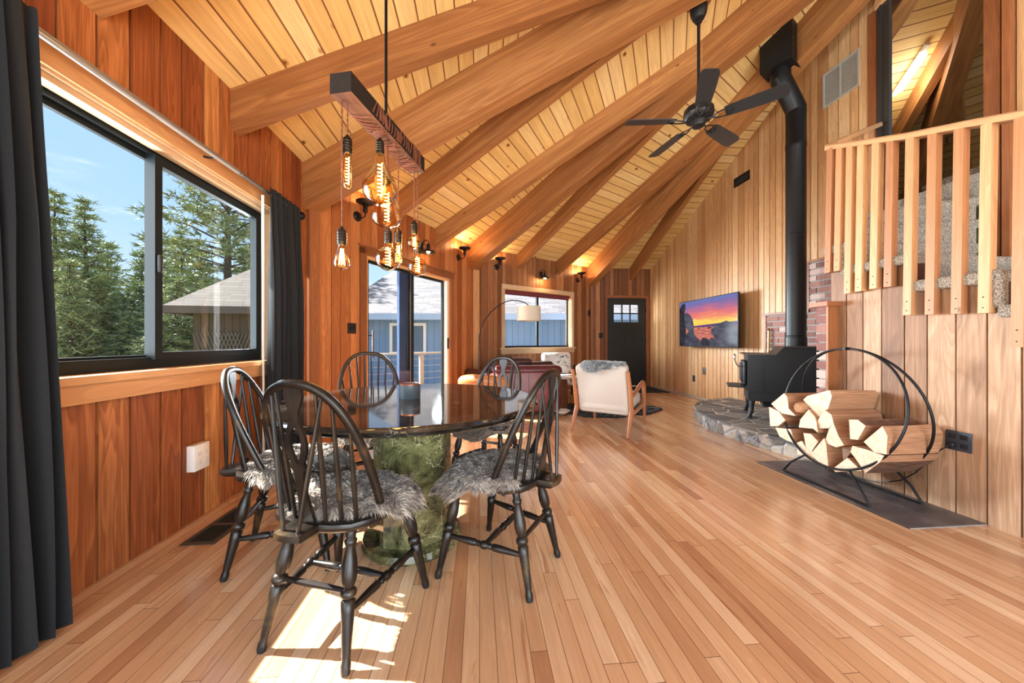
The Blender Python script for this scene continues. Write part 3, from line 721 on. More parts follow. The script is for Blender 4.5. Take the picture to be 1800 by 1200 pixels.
def fur(name, outline, height, mat, n, parent=None, length=.036, wid=.0022, seed=1, M=None, drop=None, thick=.03, **kw):
    """outline: radius function of angle; height(x,y): the surface the hide lies on"""
    rr = random.Random(seed); mb = MB(); K = 36; rings = []
    for s_ in (1.0, .97, .8, .6, .4, .2, .02):
        ring = []
        for k in range(K):
            a = 2 * math.pi * k / K; r = outline(a) * s_; x, y = r * math.cos(a), r * math.sin(a)
            ring.append(V((x, y, height(x, y) + (.002 if s_ == 1.0 else thick * (.55 + .45 * math.sin(x * 31 + seed) * math.cos(y * 27))))))
        rings.append(ring)
    base = [V((p.x, p.y, height(p.x, p.y) - .001)) for p in rings[0]]
    mb.loft([[V((0, 0, height(0, 0) - .001)) + (p - V((0, 0, height(0, 0)))) * .02 for p in base], base] + rings, True, True, tone=(.25, .5, .5))
    for i in range(n):
        a = rr.uniform(0, 2 * math.pi); q = math.sqrt(rr.random()); r = outline(a) * q; x, y = r * math.cos(a), r * math.sin(a)
        z = height(x, y) + thick * .6 * (1 if q < .95 else .3)
        clump = math.sin(x * 60 + math.sin(y * 40) * 2 + seed) * 1.3 + math.cos(y * 55 + x * 20) * 1.0
        da = a + clump * .8 + rr.gauss(0, .35); up = rr.uniform(.25, .8) * (1.1 - .75 * q)
        d = V((math.cos(da), math.sin(da), up + (-.35 if q > .93 else 0))).normalized()
        sd = d.cross(V((rr.gauss(0, 1), rr.gauss(0, 1), rr.gauss(0, 1)))).normalized()
        L = length * rr.uniform(.6, 1.25); tn = min(1, max(0, .45 + .28 * math.sin(clump * 1.4) + rr.gauss(0, .2)))
        mb.blade((x, y, z), d, L, wid, sd, (tn, .5, .5), bend=V((0, 0, -.35)) + d * 0)
    if M is not None: mb.v = [tuple(M @ V(p)) for p in mb.v]
    return mb.build(name, mat, parent, sharp=0, **kw)

def seat_h(x, y):
    rx, ry = x / .225, y / .215; q = math.sqrt(rx * rx + ry * ry)
    return .455 - max(0., q - .93) * .22
def hide(seed, front=1.12, back=.86, side=1.0):
    def f(a):
        s_ = math.sin(a); c_ = math.cos(a); r = 1 / math.sqrt((c_ / (.235 * side)) ** 2 + (s_ / (.25 if s_ > 0 else .158)) ** 2)
        return r * (1 + .05 * math.sin(3 * a + seed) + .035 * math.sin(7 * a + seed * 2)) * (front if s_ > .3 else 1)
    return f
def seat_hide(i, mat, label, seed, n=14000, **k):
    x, y, a = spots[i]; o = fur('sheepskin', hide(seed, **k), seat_h, mat, n, seed=seed); o.location = (x, y, 0); o.rotation_euler = (0, 0, a)
    return tag(o, label, 'sheepskin', 'sheepskins on the dining chairs')
seat_hide(0, M_FUR, 'grey sheepskin on the seat of the chair nearest the camera', 1, 17000)
seat_hide(1, M_FUR, 'pale grey sheepskin on the chair beside the window wall', 2)
seat_hide(2, M_FUR, 'shaggy taupe sheepskin spilling over the chair facing the wood stove', 3, 18000, front=1.26)
seat_hide(3, M_FUR, 'grey sheepskin on the chair behind the table, by the red armchair', 4, 7000, back=.8)
seat_hide(4, M_FUR, 'grey sheepskin on the wide chair in front of the glass door', 5, 6000)

# ---------------------------------------------------------------- round marble table
def marble(name, c0, c1, vein, sc=3., rough=.08, veins=1.):
    m, N, b = newmat(name); co = N.coord()
    wv = N.noise(co, sc, 4, .6, .5, col=True)
    wc = N.node('ShaderNodeVectorMath', op='ADD'); N.put(wc.inputs[0], co); N.put(wc.inputs[1], N.scale(wv, (.35, .35, .35))); wc = wc.outputs[0]
    base = N.ramp(N.noise(co, sc * 1.6, 6, .7, 1.0), [(.38, c0), (.5, c1), (.64, tuple(min(1, c * 2.2) for c in c1))])
    v1 = N.voro(wc, sc * 1.9, 'DISTANCE_TO_EDGE'); v2 = N.voro(wc, sc * 5.3, 'DISTANCE_TO_EDGE')
    vm = N.math('ADD', N.step(v1, .018, .0), N.math('MULTIPLY', N.step(v2, .03, .0), .4), clamp=True)
    vm = N.math('MULTIPLY', vm, N.math('MULTIPLY', N.step(N.noise(co, sc * 1.3, 3), .42, .62), veins))
    N.put(b.inputs['Base Color'], N.mix(vm, base, vein)); b.inputs['Roughness'].default_value = rough
    b.inputs['Specular IOR Level'].default_value = .5; return m
M_MARB = marble('dark_marble', srgb(18, 17, 16), srgb(42, 36, 31), srgb(120, 120, 112), 3.2, .05, .8)
M_GREEN = marble('green_marble', srgb(24, 27, 20), srgb(88, 87, 56), srgb(200, 192, 150), 4.2, .10, 1.2)
TC = V((-.355, 1.935, 0))
tb = thing('dining_table', TC, 0, 'round dark marble dining table on a faceted green marble pedestal', 'table')
mb = MB(); mb.lathe([(.02, .695), (.59, .695), (.60, .695), (.625, .700), (.640, .708), (.628, .715), (.645, .719), (.664, .725), (.670, .733), (.664, .741), (.655, .745), (.650, .745), (.646, .745), (.02, .745)], n=96); mb.build('tabletop', M_MARB, tb, sharp=25)
mb = MB()
def octo(r, n=8, ph=.25): return [(r * math.cos(2 * math.pi * (k + ph) / n), r * math.sin(2 * math.pi * (k + ph) / n)) for k in range(n)]
mb.prism(octo(.20), .04, .695); mb.build('pedestal', M_GREEN, tb)
mb = MB(); mb.lathe([(.02, .0), (.25, .0), (.258, .012), (.25, .04), (.245, .041), (.02, .041)], n=64); mb.build('base', M_GREEN, tb, sharp=30)
cj = thing('candle_jar', (-.372, 1.93, .745), 0, 'dark grey candle jar with a copper rim, on the marble table', 'candle')
mb = MB(); mb.lathe([(.02, 0), (.052, 0), (.055, .004), (.055, .078), (.053, .08), (.049, .08), (.049, .062), (.02, .062)], n=40); mb.build('jar', plain('graphite_glaze', srgb(70, 78, 84), .35, noise=.15, nscale=14), cj, sharp=40)
mb = MB(); mb.lathe([(.0555, .076), (.056, .081), (.050, .0825), (.049, .079)], n=40, caps=False); mb.build('rim', plain('copper', srgb(196, 118, 82), .3, 1.), cj)
mb = MB(); mb.lathe([(.001, .063), (.048, .063), (.048, .066), (.001, .066)], n=24); mb.build('wax', plain('wax', srgb(224, 200, 168), .5), cj)

# ---------------------------------------------------------------- beam chandelier
ch = thing('beam_chandelier', (-.507, 1.975, 2.19), 0, 'dark timber beam chandelier hung with amber filament bulbs above the table', 'chandelier')
ch_inv = Matrix.Translation(-ch.location)
def chb(mb, name, mat, parent=None, **k):
    mb.v = [tuple(ch_inv @ V(p)) for p in mb.v]; return mb.build(name, mat, parent or ch, **k)
bd = V((-.405 + .61, 2.335 - 1.612, 0)); bl = bd.length; bd.normalize(); bn = V((bd.y, -bd.x, 0)); bc = V((-.507, 1.975, 2.188)); sag = V((0, 0, .0))
W_CHAR = wood('charred_beam', [(0, srgb(28, 22, 19)), (1, srgb(46, 34, 27))], grain=.6, sv=40, rough=.7, bump=.6)
W_UND = wood('brown_underside', [(0, srgb(104, 70, 54)), (1, srgb(128, 92, 74))], grain=.5, sv=40, rough=.6)  # paler brown for the bottom face of the beam
mb = MB(); h = bl / 2; P = []
for z in (-.045, .045):
    for a, c in ((-h, -.052), (h, -.052), (h, .052), (-h, .052)): P.append(bc + bd * a - bn * c + V((0, 0, z)))
mb.hexa([P[0], P[3], P[2], P[1], P[4], P[7], P[6], P[5]], bd)
for i, f in enumerate(mb.f):
    if all(mb.v[q][2] < bc.z for q in f): mb.mi[i] = 1
chb(mb, 'beam', [W_CHAR, W_UND])
mb = MB(); top = 3.27; mb.tube([(-.507, 1.975, 2.23), (-.507, 1.975, top)], .008, 10); chb(mb, 'rod', M_BLACK)
mb = MB(); mb.lathe([(.01, .0), (.06, -.005), (.065, -.03), (.03, -.045), (.01, -.05)], (-.507, 1.975, top + .02), 24); chb(mb, 'canopy', M_BLACK)
M_CORD = plain('copper_brown_cord', srgb(112, 58, 32), .7, noise=.35, nscale=90)
mb = MB(); rr = random.Random(4)
for (s0, s1, turns, ph) in ((-.17, .08, 13, .3), (.02, .20, 5, 1.4), (.20, .31, 11, .8), (-.22, -.05, 7, 2.2)):
    pts = []; K = int(turns * 8)
    for k in range(K + 1):
        a = ph + 2 * math.pi * k / 8; s_ = s0 + (s1 - s0) * k / K + .014 * math.sin(k * .9 + ph) + .008 * math.sin(k * 2.3)
        cx, cz = math.cos(a), math.sin(a); m = max(abs(cx), abs(cz)); r = 1.0
        x = cx / m * .056 if m else 0; z = cz / m * .049
        pts.append(bc + bd * s_ + bn * x + V((0, 0, z - (.006 if z < 0 else 0))))
    mb.tube(pts, .0032, 6)
chb(mb, 'cord_wrap', M_CORD, kind=None)
M_BULB = glassmat('amber_bulb_glass', (1.0, .84, .56), .0, fres=1.25, maxr=.75)
M_FIL = plain('glowing_filament', srgb(255, 190, 90), .5, emit=(1, .50, .14), es=30)
M_SOCK = plain('dark_brass_socket', srgb(54, 46, 38), .35, .8)
def prof_bulb(kind, s_, h):
    """profile from neck (top, 0) downwards to -h, widest radius s_"""
    T = {'globe': [(.0, .35), (.12, .36), (.20, .45), (.30, .74), (.42, .93), (.56, 1), (.70, .95), (.84, .74), (.94, .44), (1, .02)],
         'tube': [(.0, .6), (.06, .8), (.1, 1), (.9, 1), (.96, .8), (1, .05)],
         'edison': [(.0, .42), (.1, .46), (.3, .62), (.55, .86), (.75, 1), (.88, .86), (.95, .5), (1, .05)],
         'pear': [(.0, .2), (.06, .26), (.2, .34), (.35, .56), (.5, .84), (.64, 1), (.76, .98), (.88, .76), (.96, .4), (1, .03)],
         'drop': [(.0, .3), (.1, .38), (.3, .6), (.52, .84), (.7, 1), (.8, .97), (.9, .7), (.97, .35), (1, .03)]}[kind]
    return [(r * s_, -t * h) for t, r in T]
BULBS = [('tube', (-.604, 1.682), 1.915, .165, .0165, 'short tube'), ('edison', (-.622, 1.664), 1.490, .115, .034, 'edison'),
         ('pear', (-.520, 1.906), 2.035, .275, .088, 'large pear'), ('drop', (-.500, 1.964), 1.90, .245, .079, 'drop'),
         ('globe', (-.496, 1.974), 1.585, .152, .066, 'globe'), ('tube', (-.464, 2.071), 1.615, .125, .0195, 'tube'),
         ('globe', (-.406, 2.247), 1.722, .098, .043, 'small globe'), ('globe', (-.394, 2.296), 1.610, .145, .060, 'globe')]
for i, (kind, (x, y), zn, h, s_, nm) in enumerate(BULBS):
    mb = MB(); a = []; b2 = []; n = int((2.15 - zn) / .012)
    for k in range(n + 1):
        z = zn + .075 + (2.15 - zn - .075) * k / n; t_ = k * 1.1
        a.append((x + .0022 * math.cos(t_), y + .0022 * math.sin(t_), z)); b2.append((x - .0022 * math.cos(t_), y - .0022 * math.sin(t_), z))
    if zn + .075 < 2.15: mb.tube(a, .0022, 5); mb.tube(b2, .0022, 5)
    cord = chb(mb, 'pendant_cord', M_CORD)
    mb = MB(); mb.lathe([(.004, .082), (.008, .08), (.010, .07), (.018, .066), (.0205, .058), (.0205, .01), (.019, -.004), (.01, -.006)], (x, y, zn), 18)
    for q in range(4): mb.lathe([(.0205, .012 + q * .012), (.022, .015 + q * .012), (.0205, .018 + q * .012)], (x, y, zn), 18, caps=False)
    chb(mb, 'socket', M_SOCK, cord, sharp=40)
    mb = MB(); mb.lathe(prof_bulb(kind, s_, h), (x, y, zn), 32, caps=False); chb(mb, 'glass_bulb', M_BULB, cord, sharp=0)
    mb = MB()
    if kind == 'edison':
        for q in range(6):
            a0 = q * math.pi / 3; r0, r1 = .006, .013
            mb.tube([(x + r0 * math.cos(a0), y + r0 * math.sin(a0), zn - .02), (x + r1 * math.cos(a0), y + r1 * math.sin(a0), zn - h * .8)], .0016, 5)
    else:
        tr = {'tube': .45, 'pear': .13, 'drop': .14, 'globe': .2}[kind] * s_; pts = []; T0, T1 = (.12, .88) if kind == 'tube' else (.18, .82); turns = 9 if kind in ('tube', 'pear', 'drop') else 6
        for k in range(turns * 10 + 1):
            a_ = k * 2 * math.pi / 10; pts.append((x + tr * math.cos(a_), y + tr * math.sin(a_), zn - h * (T0 + (T1 - T0) * k / (turns * 10))))
        mb.tube(pts, .0026 if kind in ('pear', 'drop') else .0019, 5)
    chb(mb, 'filament', M_FIL, cord, sharp=0)
    light('POINT', 'bulb_light', V((x, y, zn - h * .5)) - ch.location, 2.2, (1, .62, .28), .03, ch)
# ---------------------------------------------------------------- curtains and rod
M_CURT = plain('charcoal_linen', srgb(25, 27, 30), .9, noise=.22, nscale=160, bump=.3)
rod = thing('curtain_rod', (-1.58, 2.3, 2.165), 0, 'long black and steel curtain rod with ball finials above the left window', 'curtain rod')
mb = MB(); mb.tube([(0, -1.4, 0), (0, .20, 0)], .0165, 14); mb.build('rod', plain('satin_steel', srgb(170, 174, 176), .3, .8), rod)
mb = MB(); mb.tube([(0, .18, 0), (0, .97, 0)], .013, 14); mb.lathe([(.0105, 0), (.017, .002), (.017, .02), (.0105, .022)], (0, .17, 0), 14, (0, 1, 0)); mb.build('inner_rod', plain('dark_steel', srgb(130, 134, 138), .3, .9), rod)
mb = MB(); mb.lathe([(.010, 0), (.016, .004), (.012, .012), (.026, .018), (.036, .034), (.036, .045), (.024, .062), (.006, .07)], (0, .95, 0), 20, (0, 1, 0)); mb.build('finial', M_BLACK, rod)
for y in (-.02, .80):
    mb = MB(); mb.tube([(0, y, 0), (-.03, y, -.012), (-.09, y, .0)], .006, 8); mb.lathe([(.016, 0), (.016, .006), (.004, .008)], (-.09, y, 0), 12, (1, 0, 0)); mb.tube([(0, y, .014), (0.014, y, 0), (0, y, -.014)], .005, 6); mb.build('bracket', M_BLACK, rod)

def curtain(y0, y1, z0, folds, depth, label, x=-1.58, spread=.0, seed=1, lining=False, zt=2.20, xb=0.):
    mb = MB(); n = folds * 10; rows = 26; L = []; rr = random.Random(seed); ph = [rr.uniform(-.5, .5) for _ in range(folds + 2)]
    zmax = zt
    for r in range(rows + 1):
        t = r / rows; z = zmax + (z0 - zmax) * t; row = []
        for k in range(n + 1):
            s_ = k / n; f = s_ * folds; i = int(f); a = 2 * math.pi * f + ph[i] * .5 * math.sin(2 * math.pi * (f - i) / 2)
            amp = depth * (.35 + .65 * min(1, t * 3)) * (.75 + .25 * math.sin(i * 2.1 + seed))
            yy = y0 + (y1 - y0) * s_ * (1 + spread * t) + .012 * math.sin(a * .5 + t * 3)
            zz = z + (.010 * math.sin(a * 1.0) if r == rows else 0) + (.012 * abs(math.sin(a)) if r == 0 else 0)
            row.append(V((x + xb * t + amp * math.cos(a) * .5 + amp * .12 * math.sin(2.7 * a + t * 4), yy, zz)))
        L.append(row)
    th = V((.004, 0, 0)); half = len(L[0])
    rings = [row + [p - th for p in row[::-1]] for row in L]
    mb.loft(rings, True, True, smooth=True)
    o = mb.build('curtain', M_CURT, sharp=60, label=label, cat='curtain', group='charcoal curtains on the left window')
    return o
ca = curtain(.80, 1.375, .012, 11, .12, 'heavy charcoal curtain gathered at the near end of the window', seed=2, x=-1.545, spread=.12)
cb = curtain(2.79, 3.22, .012, 6, .10, 'charcoal curtain gathered at the far end of the window, beside the corner', seed=5, x=-1.565)
mb = MB(); L = []
for r in range(9):
    t = r / 8; L.append([V((-1.60 + .012 * math.sin(k * 1.3 + t), 2.755 + .035 * k / 4 * (1 + t * .3), 2.13 * (1 - t) + .02 * t)) for k in range(5)])
rings = [row + [p + V((.003, 0, 0)) for p in row[::-1]] for row in L]; mb.loft(rings)
mb.build('lining', plain('white_curtain_lining', srgb(216, 214, 214), .9), cb)

# ---------------------------------------------------------------- plates, vents
def plate(name, wl, u, z, w_, h_, mat, label, cat, slots=(), th=.008, smat=None, group=None):
    o = thing(name, wl.P(u, 0, z), wl.rz(), label, cat, group)
    mb = MB(); mb.bbox((0, -th / 2, 0), (w_, th, h_), min(th * .45, .004)); mb.build('cover', mat, o, sharp=40)
    for k, (sn, x, zz, a, b_, dd) in enumerate(slots):
        mb = MB(); mb.bbox((x, -th - dd / 2 + .001, zz), (a, dd, b_), .001); mb.build(sn, smat or M_DARK, o)
    return o
def rzfix(o, wl):  # local -y faces the room
    o.rotation_euler = (0, 0, wl.rz()); return o
# Wall frames have +n = right of travel, i.e. local -y after rotating x onto d
rs = [('receptacle', -.022, .022, .03, .026, .002), ('receptacle', -.022, -.028, .03, .026, .002), ('receptacle', .022, .022, .03, .026, .002), ('receptacle', .022, -.028, .03, .026, .002)]
o = plate('outlet_adapter', wL, 2.235 - .40, .375, .115, .15, M_WHITE, 'white multi-socket outlet adapter on the wall under the big window', 'outlet', rs + [('usb_port', -.035, .055, .010, .006, .002), ('usb_port', -.018, .055, .010, .006, .002)], th=.045, smat=plain('ivory', srgb(226, 222, 212), .4))
plate('light_switch', wP, .525, 1.195, .115, .118, M_BLACKP, 'black double switch plate left of the sliding glass door', 'switch', [('toggle', -.022, 0, .012, .03, .01), ('toggle', .022, 0, .012, .03, .01)])
plate('light_switch', wD, .245, 1.185, .10, .12, M_BLACKP, 'black switch plate at the left of the entry door', 'switch', [('toggle', 0, 0, .03, .06, .004)])
plate('thermostat', wW, wW.L - .05, 1.70, .07, .14, M_BLACKP, 'small black thermostat box high in the corner by the entry door', 'thermostat', [('button', 0, .02, .03, .03, .004)], th=.025)
plate('wall_outlet', wT, TY(6.30), .355, .075, .12, M_BLACKP, 'black outlet plate low on the cedar wall, the lower one', 'outlet', [('receptacle', 0, .025, .034, .03, .002), ('receptacle', 0, -.025, .034, .03, .002)])
plate('wall_outlet', wT, TY(5.99), .52, .09, .13, plain('pewter_plate', srgb(78, 70, 66), .5), 'grey plate below the television, the upper one', 'outlet', [('cable_port', 0, 0, .03, .03, .002)])
plate('wall_outlet', wS, 2.66 - 1.878, .447, .118, .118, plain('dark_plate', srgb(44, 50, 60), .35), 'black four-socket outlet plate beside the firewood rack with a cord plugged in', 'outlet', [('receptacle', -.026, .026, .034, .028, .002), ('receptacle', -.026, -.026, .034, .028, .002), ('receptacle', .026, .026, .034, .028, .002), ('receptacle', .026, -.026, .034, .028, .002)])
mb = MB(); x = 2.865; P = [(2.885, 1.895, .42), (2.86, 1.905, .415), (2.845, 1.94, .37), (2.84, 2.0, .28), (2.845, 2.06, .19), (2.85, 2.14, .11), (2.855, 2.22, .065), (2.86, 2.32, .03), (2.862, 2.45, .016), (2.86, 2.56, .014)]
mb.tube(P, .004, 8); mb.bbox((2.872, 1.897, .42), (.03, .024, .028), .006); mb.build('power_cord', M_BLACKP, label='black power cord running from the outlet down behind the firewood', cat='cord')

fv = thing('floor_register', (-1.452, 2.165, .0), 0, 'bronze floor heating vent along the left wall', 'floor vent')
mb = MB(); 
for a, b_, c_, d_ in ((-.085, .085, -.205, -.18), (-.085, .085, .18, .205), (-.085, -.06, -.18, .18), (.06, .085, -.18, .18), (-.06, .06, -.012, .012)):
    mb.hexa([(a, c_, 0), (b_, c_, 0), (b_, d_, 0), (a, d_, 0), (a, c_, .006), (b_, c_, .006), (b_, d_, .006), (a, d_, .006)])
mb.build('frame', plain('bronze_register', srgb(84, 72, 60), .45, .5), fv)
mb = MB()
for k in range(26):
    y = -.17 + k * .0136
    if abs(y) > .02: mb.box((0, y, .003), (.12, .004, .005), rot=Matrix.Rotation(R(0), 3, 'X'))
mb.build('louvre', plain('bronze_louvre', srgb(58, 50, 42), .5, .5), fv)
mb = MB(); mb.box((0, 0, .001), (.13, .37, .001)); mb.build('duct', M_DARK, fv)

def grille(u, z, w_, h_, n, mf, ms, label, name='air_vent', slant=0):
    o = thing(name, wT.P(u, 0, z), wT.rz(), label, 'air vent'); t = .018; mb = MB()
    for a, b_, c_, d_ in ((-w_ / 2, w_ / 2, -h_ / 2, -h_ / 2 + t), (-w_ / 2, w_ / 2, h_ / 2 - t, h_ / 2), (-w_ / 2, -w_ / 2 + t, -h_ / 2 + t, h_ / 2 - t), (w_ / 2 - t, w_ / 2, -h_ / 2 + t, h_ / 2 - t)):
        mb.box(((a + b_) / 2, -.006, (c_ + d_) / 2), (b_ - a, .012, d_ - c_))
    mb.build('frame', mf, o); mb = MB()
    for k in range(n):
        zz = -h_ / 2 + t + (h_ - 2 * t) * (k + .5) / n
        mb.box((0, -.004, zz), (w_ - 2 * t, .002, (h_ - 2 * t) / n * .98), rot=Matrix.Rotation(R(-28), 3, 'X'))
    mb.build('louvre', ms, o)
    mb = MB(); mb.box((0, .0, 0), (w_ - .01, .001, h_ - .01)); mb.build('duct', M_DARK, o)
    if name == 'return_grille': mb = MB(); mb.box((.0, -.008, 0), (.014, .008, h_ - 2 * t)); mb.build('mullion', mf, o)
    return o
M_GRL = plain('grey_grille', srgb(186, 182, 172), .45, .2)
grille(TY(3.59), 3.97, .40, .40, 22, M_GRL, plain('grille_fins', srgb(204, 200, 190), .5), 'large grey air return grille high on the cedar wall under the roof', 'return_grille')
grille(TY(5.08), 3.545, .32, .14, 8, M_BLACK, plain('black_fins', srgb(60, 58, 54), .5), 'small black air vent high on the cedar wall above the television')

# ---------------------------------------------------------------- television
tv = thing('television', (3.86, 5.68, 1.375), -math.pi / 2, 'flat television showing a sunset over rocks and water', 'television')
TW, TH = 1.55, .835
mb = MB(); mb.bbox((0, -.02, 0), (TW, .035, TH), .006); mb.build('casing', M_BLACKP, tv)
mb = MB(); mb.box((0, .075, 0), (.4, .155, .3)); mb.build('wall_mount', M_BLACK, tv)
def tvmat():
    m, N, b = newmat('television_picture'); u, v, _ = N.sep(N.coord('UV'))      # 0..1 picture coordinates
    n1 = N.noise(N.comb(N.math('MULTIPLY', u, 2.2), N.math('MULTIPLY', v, 7)), 1.3, 5, .6, .6)
    yy = N.math('ADD', v, N.math('MULTIPLY', N.math('SUBTRACT', n1, .5), .32))
    sky = N.ramp(yy, [(.42, srgb(255, 190, 90)), (.52, srgb(255, 222, 96)), (.60, srgb(250, 150, 110)), (.70, srgb(232, 118, 120)), (.80, srgb(176, 110, 150)), (.92, srgb(120, 112, 172)), (1., srgb(110, 120, 185))])
    wn = N.noise(N.comb(N.math('MULTIPLY', u, 14), N.math('MULTIPLY', v, 60)), 1, 3, .6)
    sea = N.ramp(wn, [(.35, srgb(110, 60, 84)), (.5, srgb(206, 110, 96)), (.65, srgb(250, 160, 120))])
    c = N.mix(N.step(v, .424, .428), sea, sky)
    cape = N.math('MULTIPLY', N.step(N.math('SUBTRACT', N.math('ADD', N.math('MULTIPLY', u, .06), .42), v), -.002, .002), N.step(v, .405, .409))
    c = N.mix(cape, c, srgb(84, 66, 120))
    N.put(b.inputs['Emission Color'], c); b.inputs['Emission Strength'].default_value = .8; b.inputs['Base Color'].default_value = (.01, .01, .01, 1)
    b.inputs['Roughness'].default_value = .1; b.inputs['Specular IOR Level'].default_value = .06; b.inputs['IOR'].default_value = 1.15; return m
mb = MB(); sx, sz = TW / 2 - .012, TH / 2 - .014
mb.poly([(-sx, -.0385, -sz), (sx, -.0385, -sz), (sx, -.0385, sz), (-sx, -.0385, sz)][::1], uvs=[(0, 0), (1, 0), (1, 1), (0, 1)])
def rock(mb, pts, mi): mb.poly([((px - .5) * 2 * sx, -.039 - .0002 * mi, (py - .5) * 2 * sz) for px, py in pts], mi=mi, uvs=[(px, py) for px, py in pts])
def rockm(name, c0, c1):
    m, N, b = newmat(name); n = N.noise(N.coord('UV'), 7, 5, .6, .4)
    N.put(b.inputs['Emission Color'], N.ramp(n, [(.35, c0), (.65, c1)])); b.inputs['Emission Strength'].default_value = .7; b.inputs['Base Color'].default_value = (.01, .01, .01, 1); b.inputs['Roughness'].default_value = .1; b.inputs['Specular IOR Level'].default_value = .06; b.inputs['IOR'].default_value = 1.15; return m
RK = [([(0, .86), (.05, .96), (.12, .98), (.125, .86), (.10, .70), (.13, .5), (.14, .2), (.1, 0), (0, 0)], 1),
      ([(.10, .74), (.15, .76), (.22, .70), (.27, .60), (.30, .42), (.29, .30), (.2, .32), (.12, .45)], 2),
      ([(.10, .0), (.12, .2), (.18, .33), (.24, .36), (.29, .31), (.34, .20), (.40, .14), (.46, 0)], 3),
      ([(.44, .0), (.42, .12), (.47, .18), (.54, .16), (.58, .10), (.60, 0)], 1), ([(.58, 0), (.57, .14), (.62, .18), (.68, .14), (.72, .04), (.74, 0)], 3),
      ([(.60, .33), (.66, .41), (.74, .46), (.84, .50), (.92, .46), (1, .40), (1, 0), (.72, 0), (.70, .10), (.62, .24)], 2),
      ([(.52, .36), (.56, .39), (.60, .40), (.62, .37)], 1), ([(.80, 0), (.82, .10), (.90, .17), (.96, .12), (1, .1), (1, 0)], 3)]
for p, k in RK: rock(mb, p, k)
mb.build('screen', [tvmat(), rockm('rock_dark', srgb(30, 28, 38), srgb(58, 56, 72)), rockm('rock_mid', srgb(62, 62, 78), srgb(104, 104, 118)), rockm('rock_light', srgb(50, 50, 66), srgb(92, 94, 108))], tv)

# ---------------------------------------------------------------- hearth, brick surround, post
HO = [(4.02, 5.33), (3.62, 5.22), (3.25, 5.0), (2.98, 4.68), (2.80, 4.30), (2.715, 3.95), (2.70, 3.62), (2.735, 3.3), (2.80, 3.02), (2.89, 2.70), (4.02, 2.70)][::-1]
hs = thing('stone_hearth', (0, 0, 0), 0, 'raised curved stone hearth topped with dark slate, under the wood stove', 'hearth')
def stonemat(name, sc, c, grout, edge=.035, rnd_=.9):
    m, N, b = newmat(name); co = N.coord(); wv = N.noise(co, 5, 3, .6, 0, col=True)
    wc = N.node('ShaderNodeVectorMath', op='ADD'); N.put(wc.inputs[0], co); N.put(wc.inputs[1], N.scale(wv, (.09, .09, .09)))
    wc = N.scale(wc.outputs[0], (1, 1, 1)); e = N.voro(wc, sc, 'DISTANCE_TO_EDGE', rand=rnd_); cc = N.voro(wc, sc, 'F1', 'Color', rand=rnd_)
    s1 = N.sep(cc)[0]; n = N.noise(co, 22, 5, .65)
    f = N.math('ADD', N.math('MULTIPLY', s1, .6), N.math('MULTIPLY', n, .4))
    col = N.mix(N.step(e, edge, edge * .35), N.ramp(f, c), grout)
    N.put(b.inputs['Base Color'], col); b.inputs['Roughness'].default_value = .6
    N.put(b.inputs['Normal'], N.bump(N.math('ADD', N.step(e, 0, edge * 2), N.math('MULTIPLY', n, .5)), .8, .012)); return m
M_HTOP = stonemat('slate_hearth', 3.6, [(.25, srgb(80, 82, 86)), (.5, srgb(108, 108, 108)), (.75, srgb(136, 132, 126))], srgb(196, 188, 174), .03)
M_HSIDE = stonemat('river_stone', 7.5, [(.25, srgb(84, 78, 72)), (.5, srgb(134, 124, 112)), (.75, srgb(186, 176, 162))], srgb(138, 140, 148), .07)
mb = MB(); mb.prism(HO, .128, .150); mb.build('top_slab', M_HTOP, hs)
mb = MB(); mb.prism([(x + .015, y) if x < 3.9 else (x, y) for x, y in HO], 0, .128); mb.build('stone_side', M_HSIDE, hs)

M_BRICK = [plain('brick_a', srgb(150, 104, 94), .85, noise=.35, nscale=40, bump=.5), plain('brick_b', srgb(126, 84, 77), .85, noise=.4, nscale=34, bump=.5), plain('brick_c', srgb(190, 162, 152), .85, noise=.3, nscale=50, bump=.5), plain('mortar', srgb(146, 141, 136), .95, noise=.25, nscale=90)]
def bricks(mb, wl, u0, u1, z0, z1, n0, n1, seed=1, L=.19, H=.056, j=.018, skip=None, ends=False):
    rr = random.Random(seed); wl.box(mb, u0, u1, n0, n1, z0, z1, mi=3); k = 0; z = z0 + .006
    while z + H <= z1 + .002:
        u = u0 - (L + j) / 2 * (k % 2)
        while u < u1:
            a, b_ = max(u, u0), min(u + L, u1)
            if b_ - a > .03: wl.box(mb, a + (0 if a > u0 else -.003), b_ + (.003 if b_ >= u1 else 0), n1 - .01, n1 + .004 + rr.random() * .004, z, z + H, mi=rr.choice((0, 0, 1, 2)))
            u += L + j
        z += H + j; k += 1
br = thing('wall_brick', kind='structure'); mb = MB()
bricks(mb, wT, TY(4.57), TY(2.69), .14, 1.40, .0, .03, 3); bricks(mb, wT, TY(3.93), TY(2.9), 1.40, 2.0, .0, .03, 5)
mb.build('brick_face', M_BRICK, br)
mb = MB(); wT.box(mb, TY(4.63), TY(3.93), -.01, .05, 1.405, 1.44); wT.box(mb, TY(4.62), TY(4.58), 0, .04, .15, 1.405); wT.box(mb, TY(3.97), TY(3.93), 0, .04, 1.44, 2.02); wT.box(mb, TY(3.97), TY(2.9), 0, .05, 2.0, 2.03)
mb.build('wood_edging', W_TRIMD, br)
wg = thing('wall_wing', kind='structure'); mb = MB()
mb.prism([(2.815, 2.625), (4.02, 2.625), (4.02, 2.69), (2.815, 2.69)], 0.14, 1.33, mi=3)
wl = Wall((2.815, 2.70), (2.815, 2.618)); k = 0; z = .15; rr = random.Random(6)
while z < 1.29:
    wl.box(mb, .002, .080, .0, .016, z, z + .062, mi=rr.choice((0, 1, 2))); z += .075
mb.build('brick_face', M_BRICK, wg)
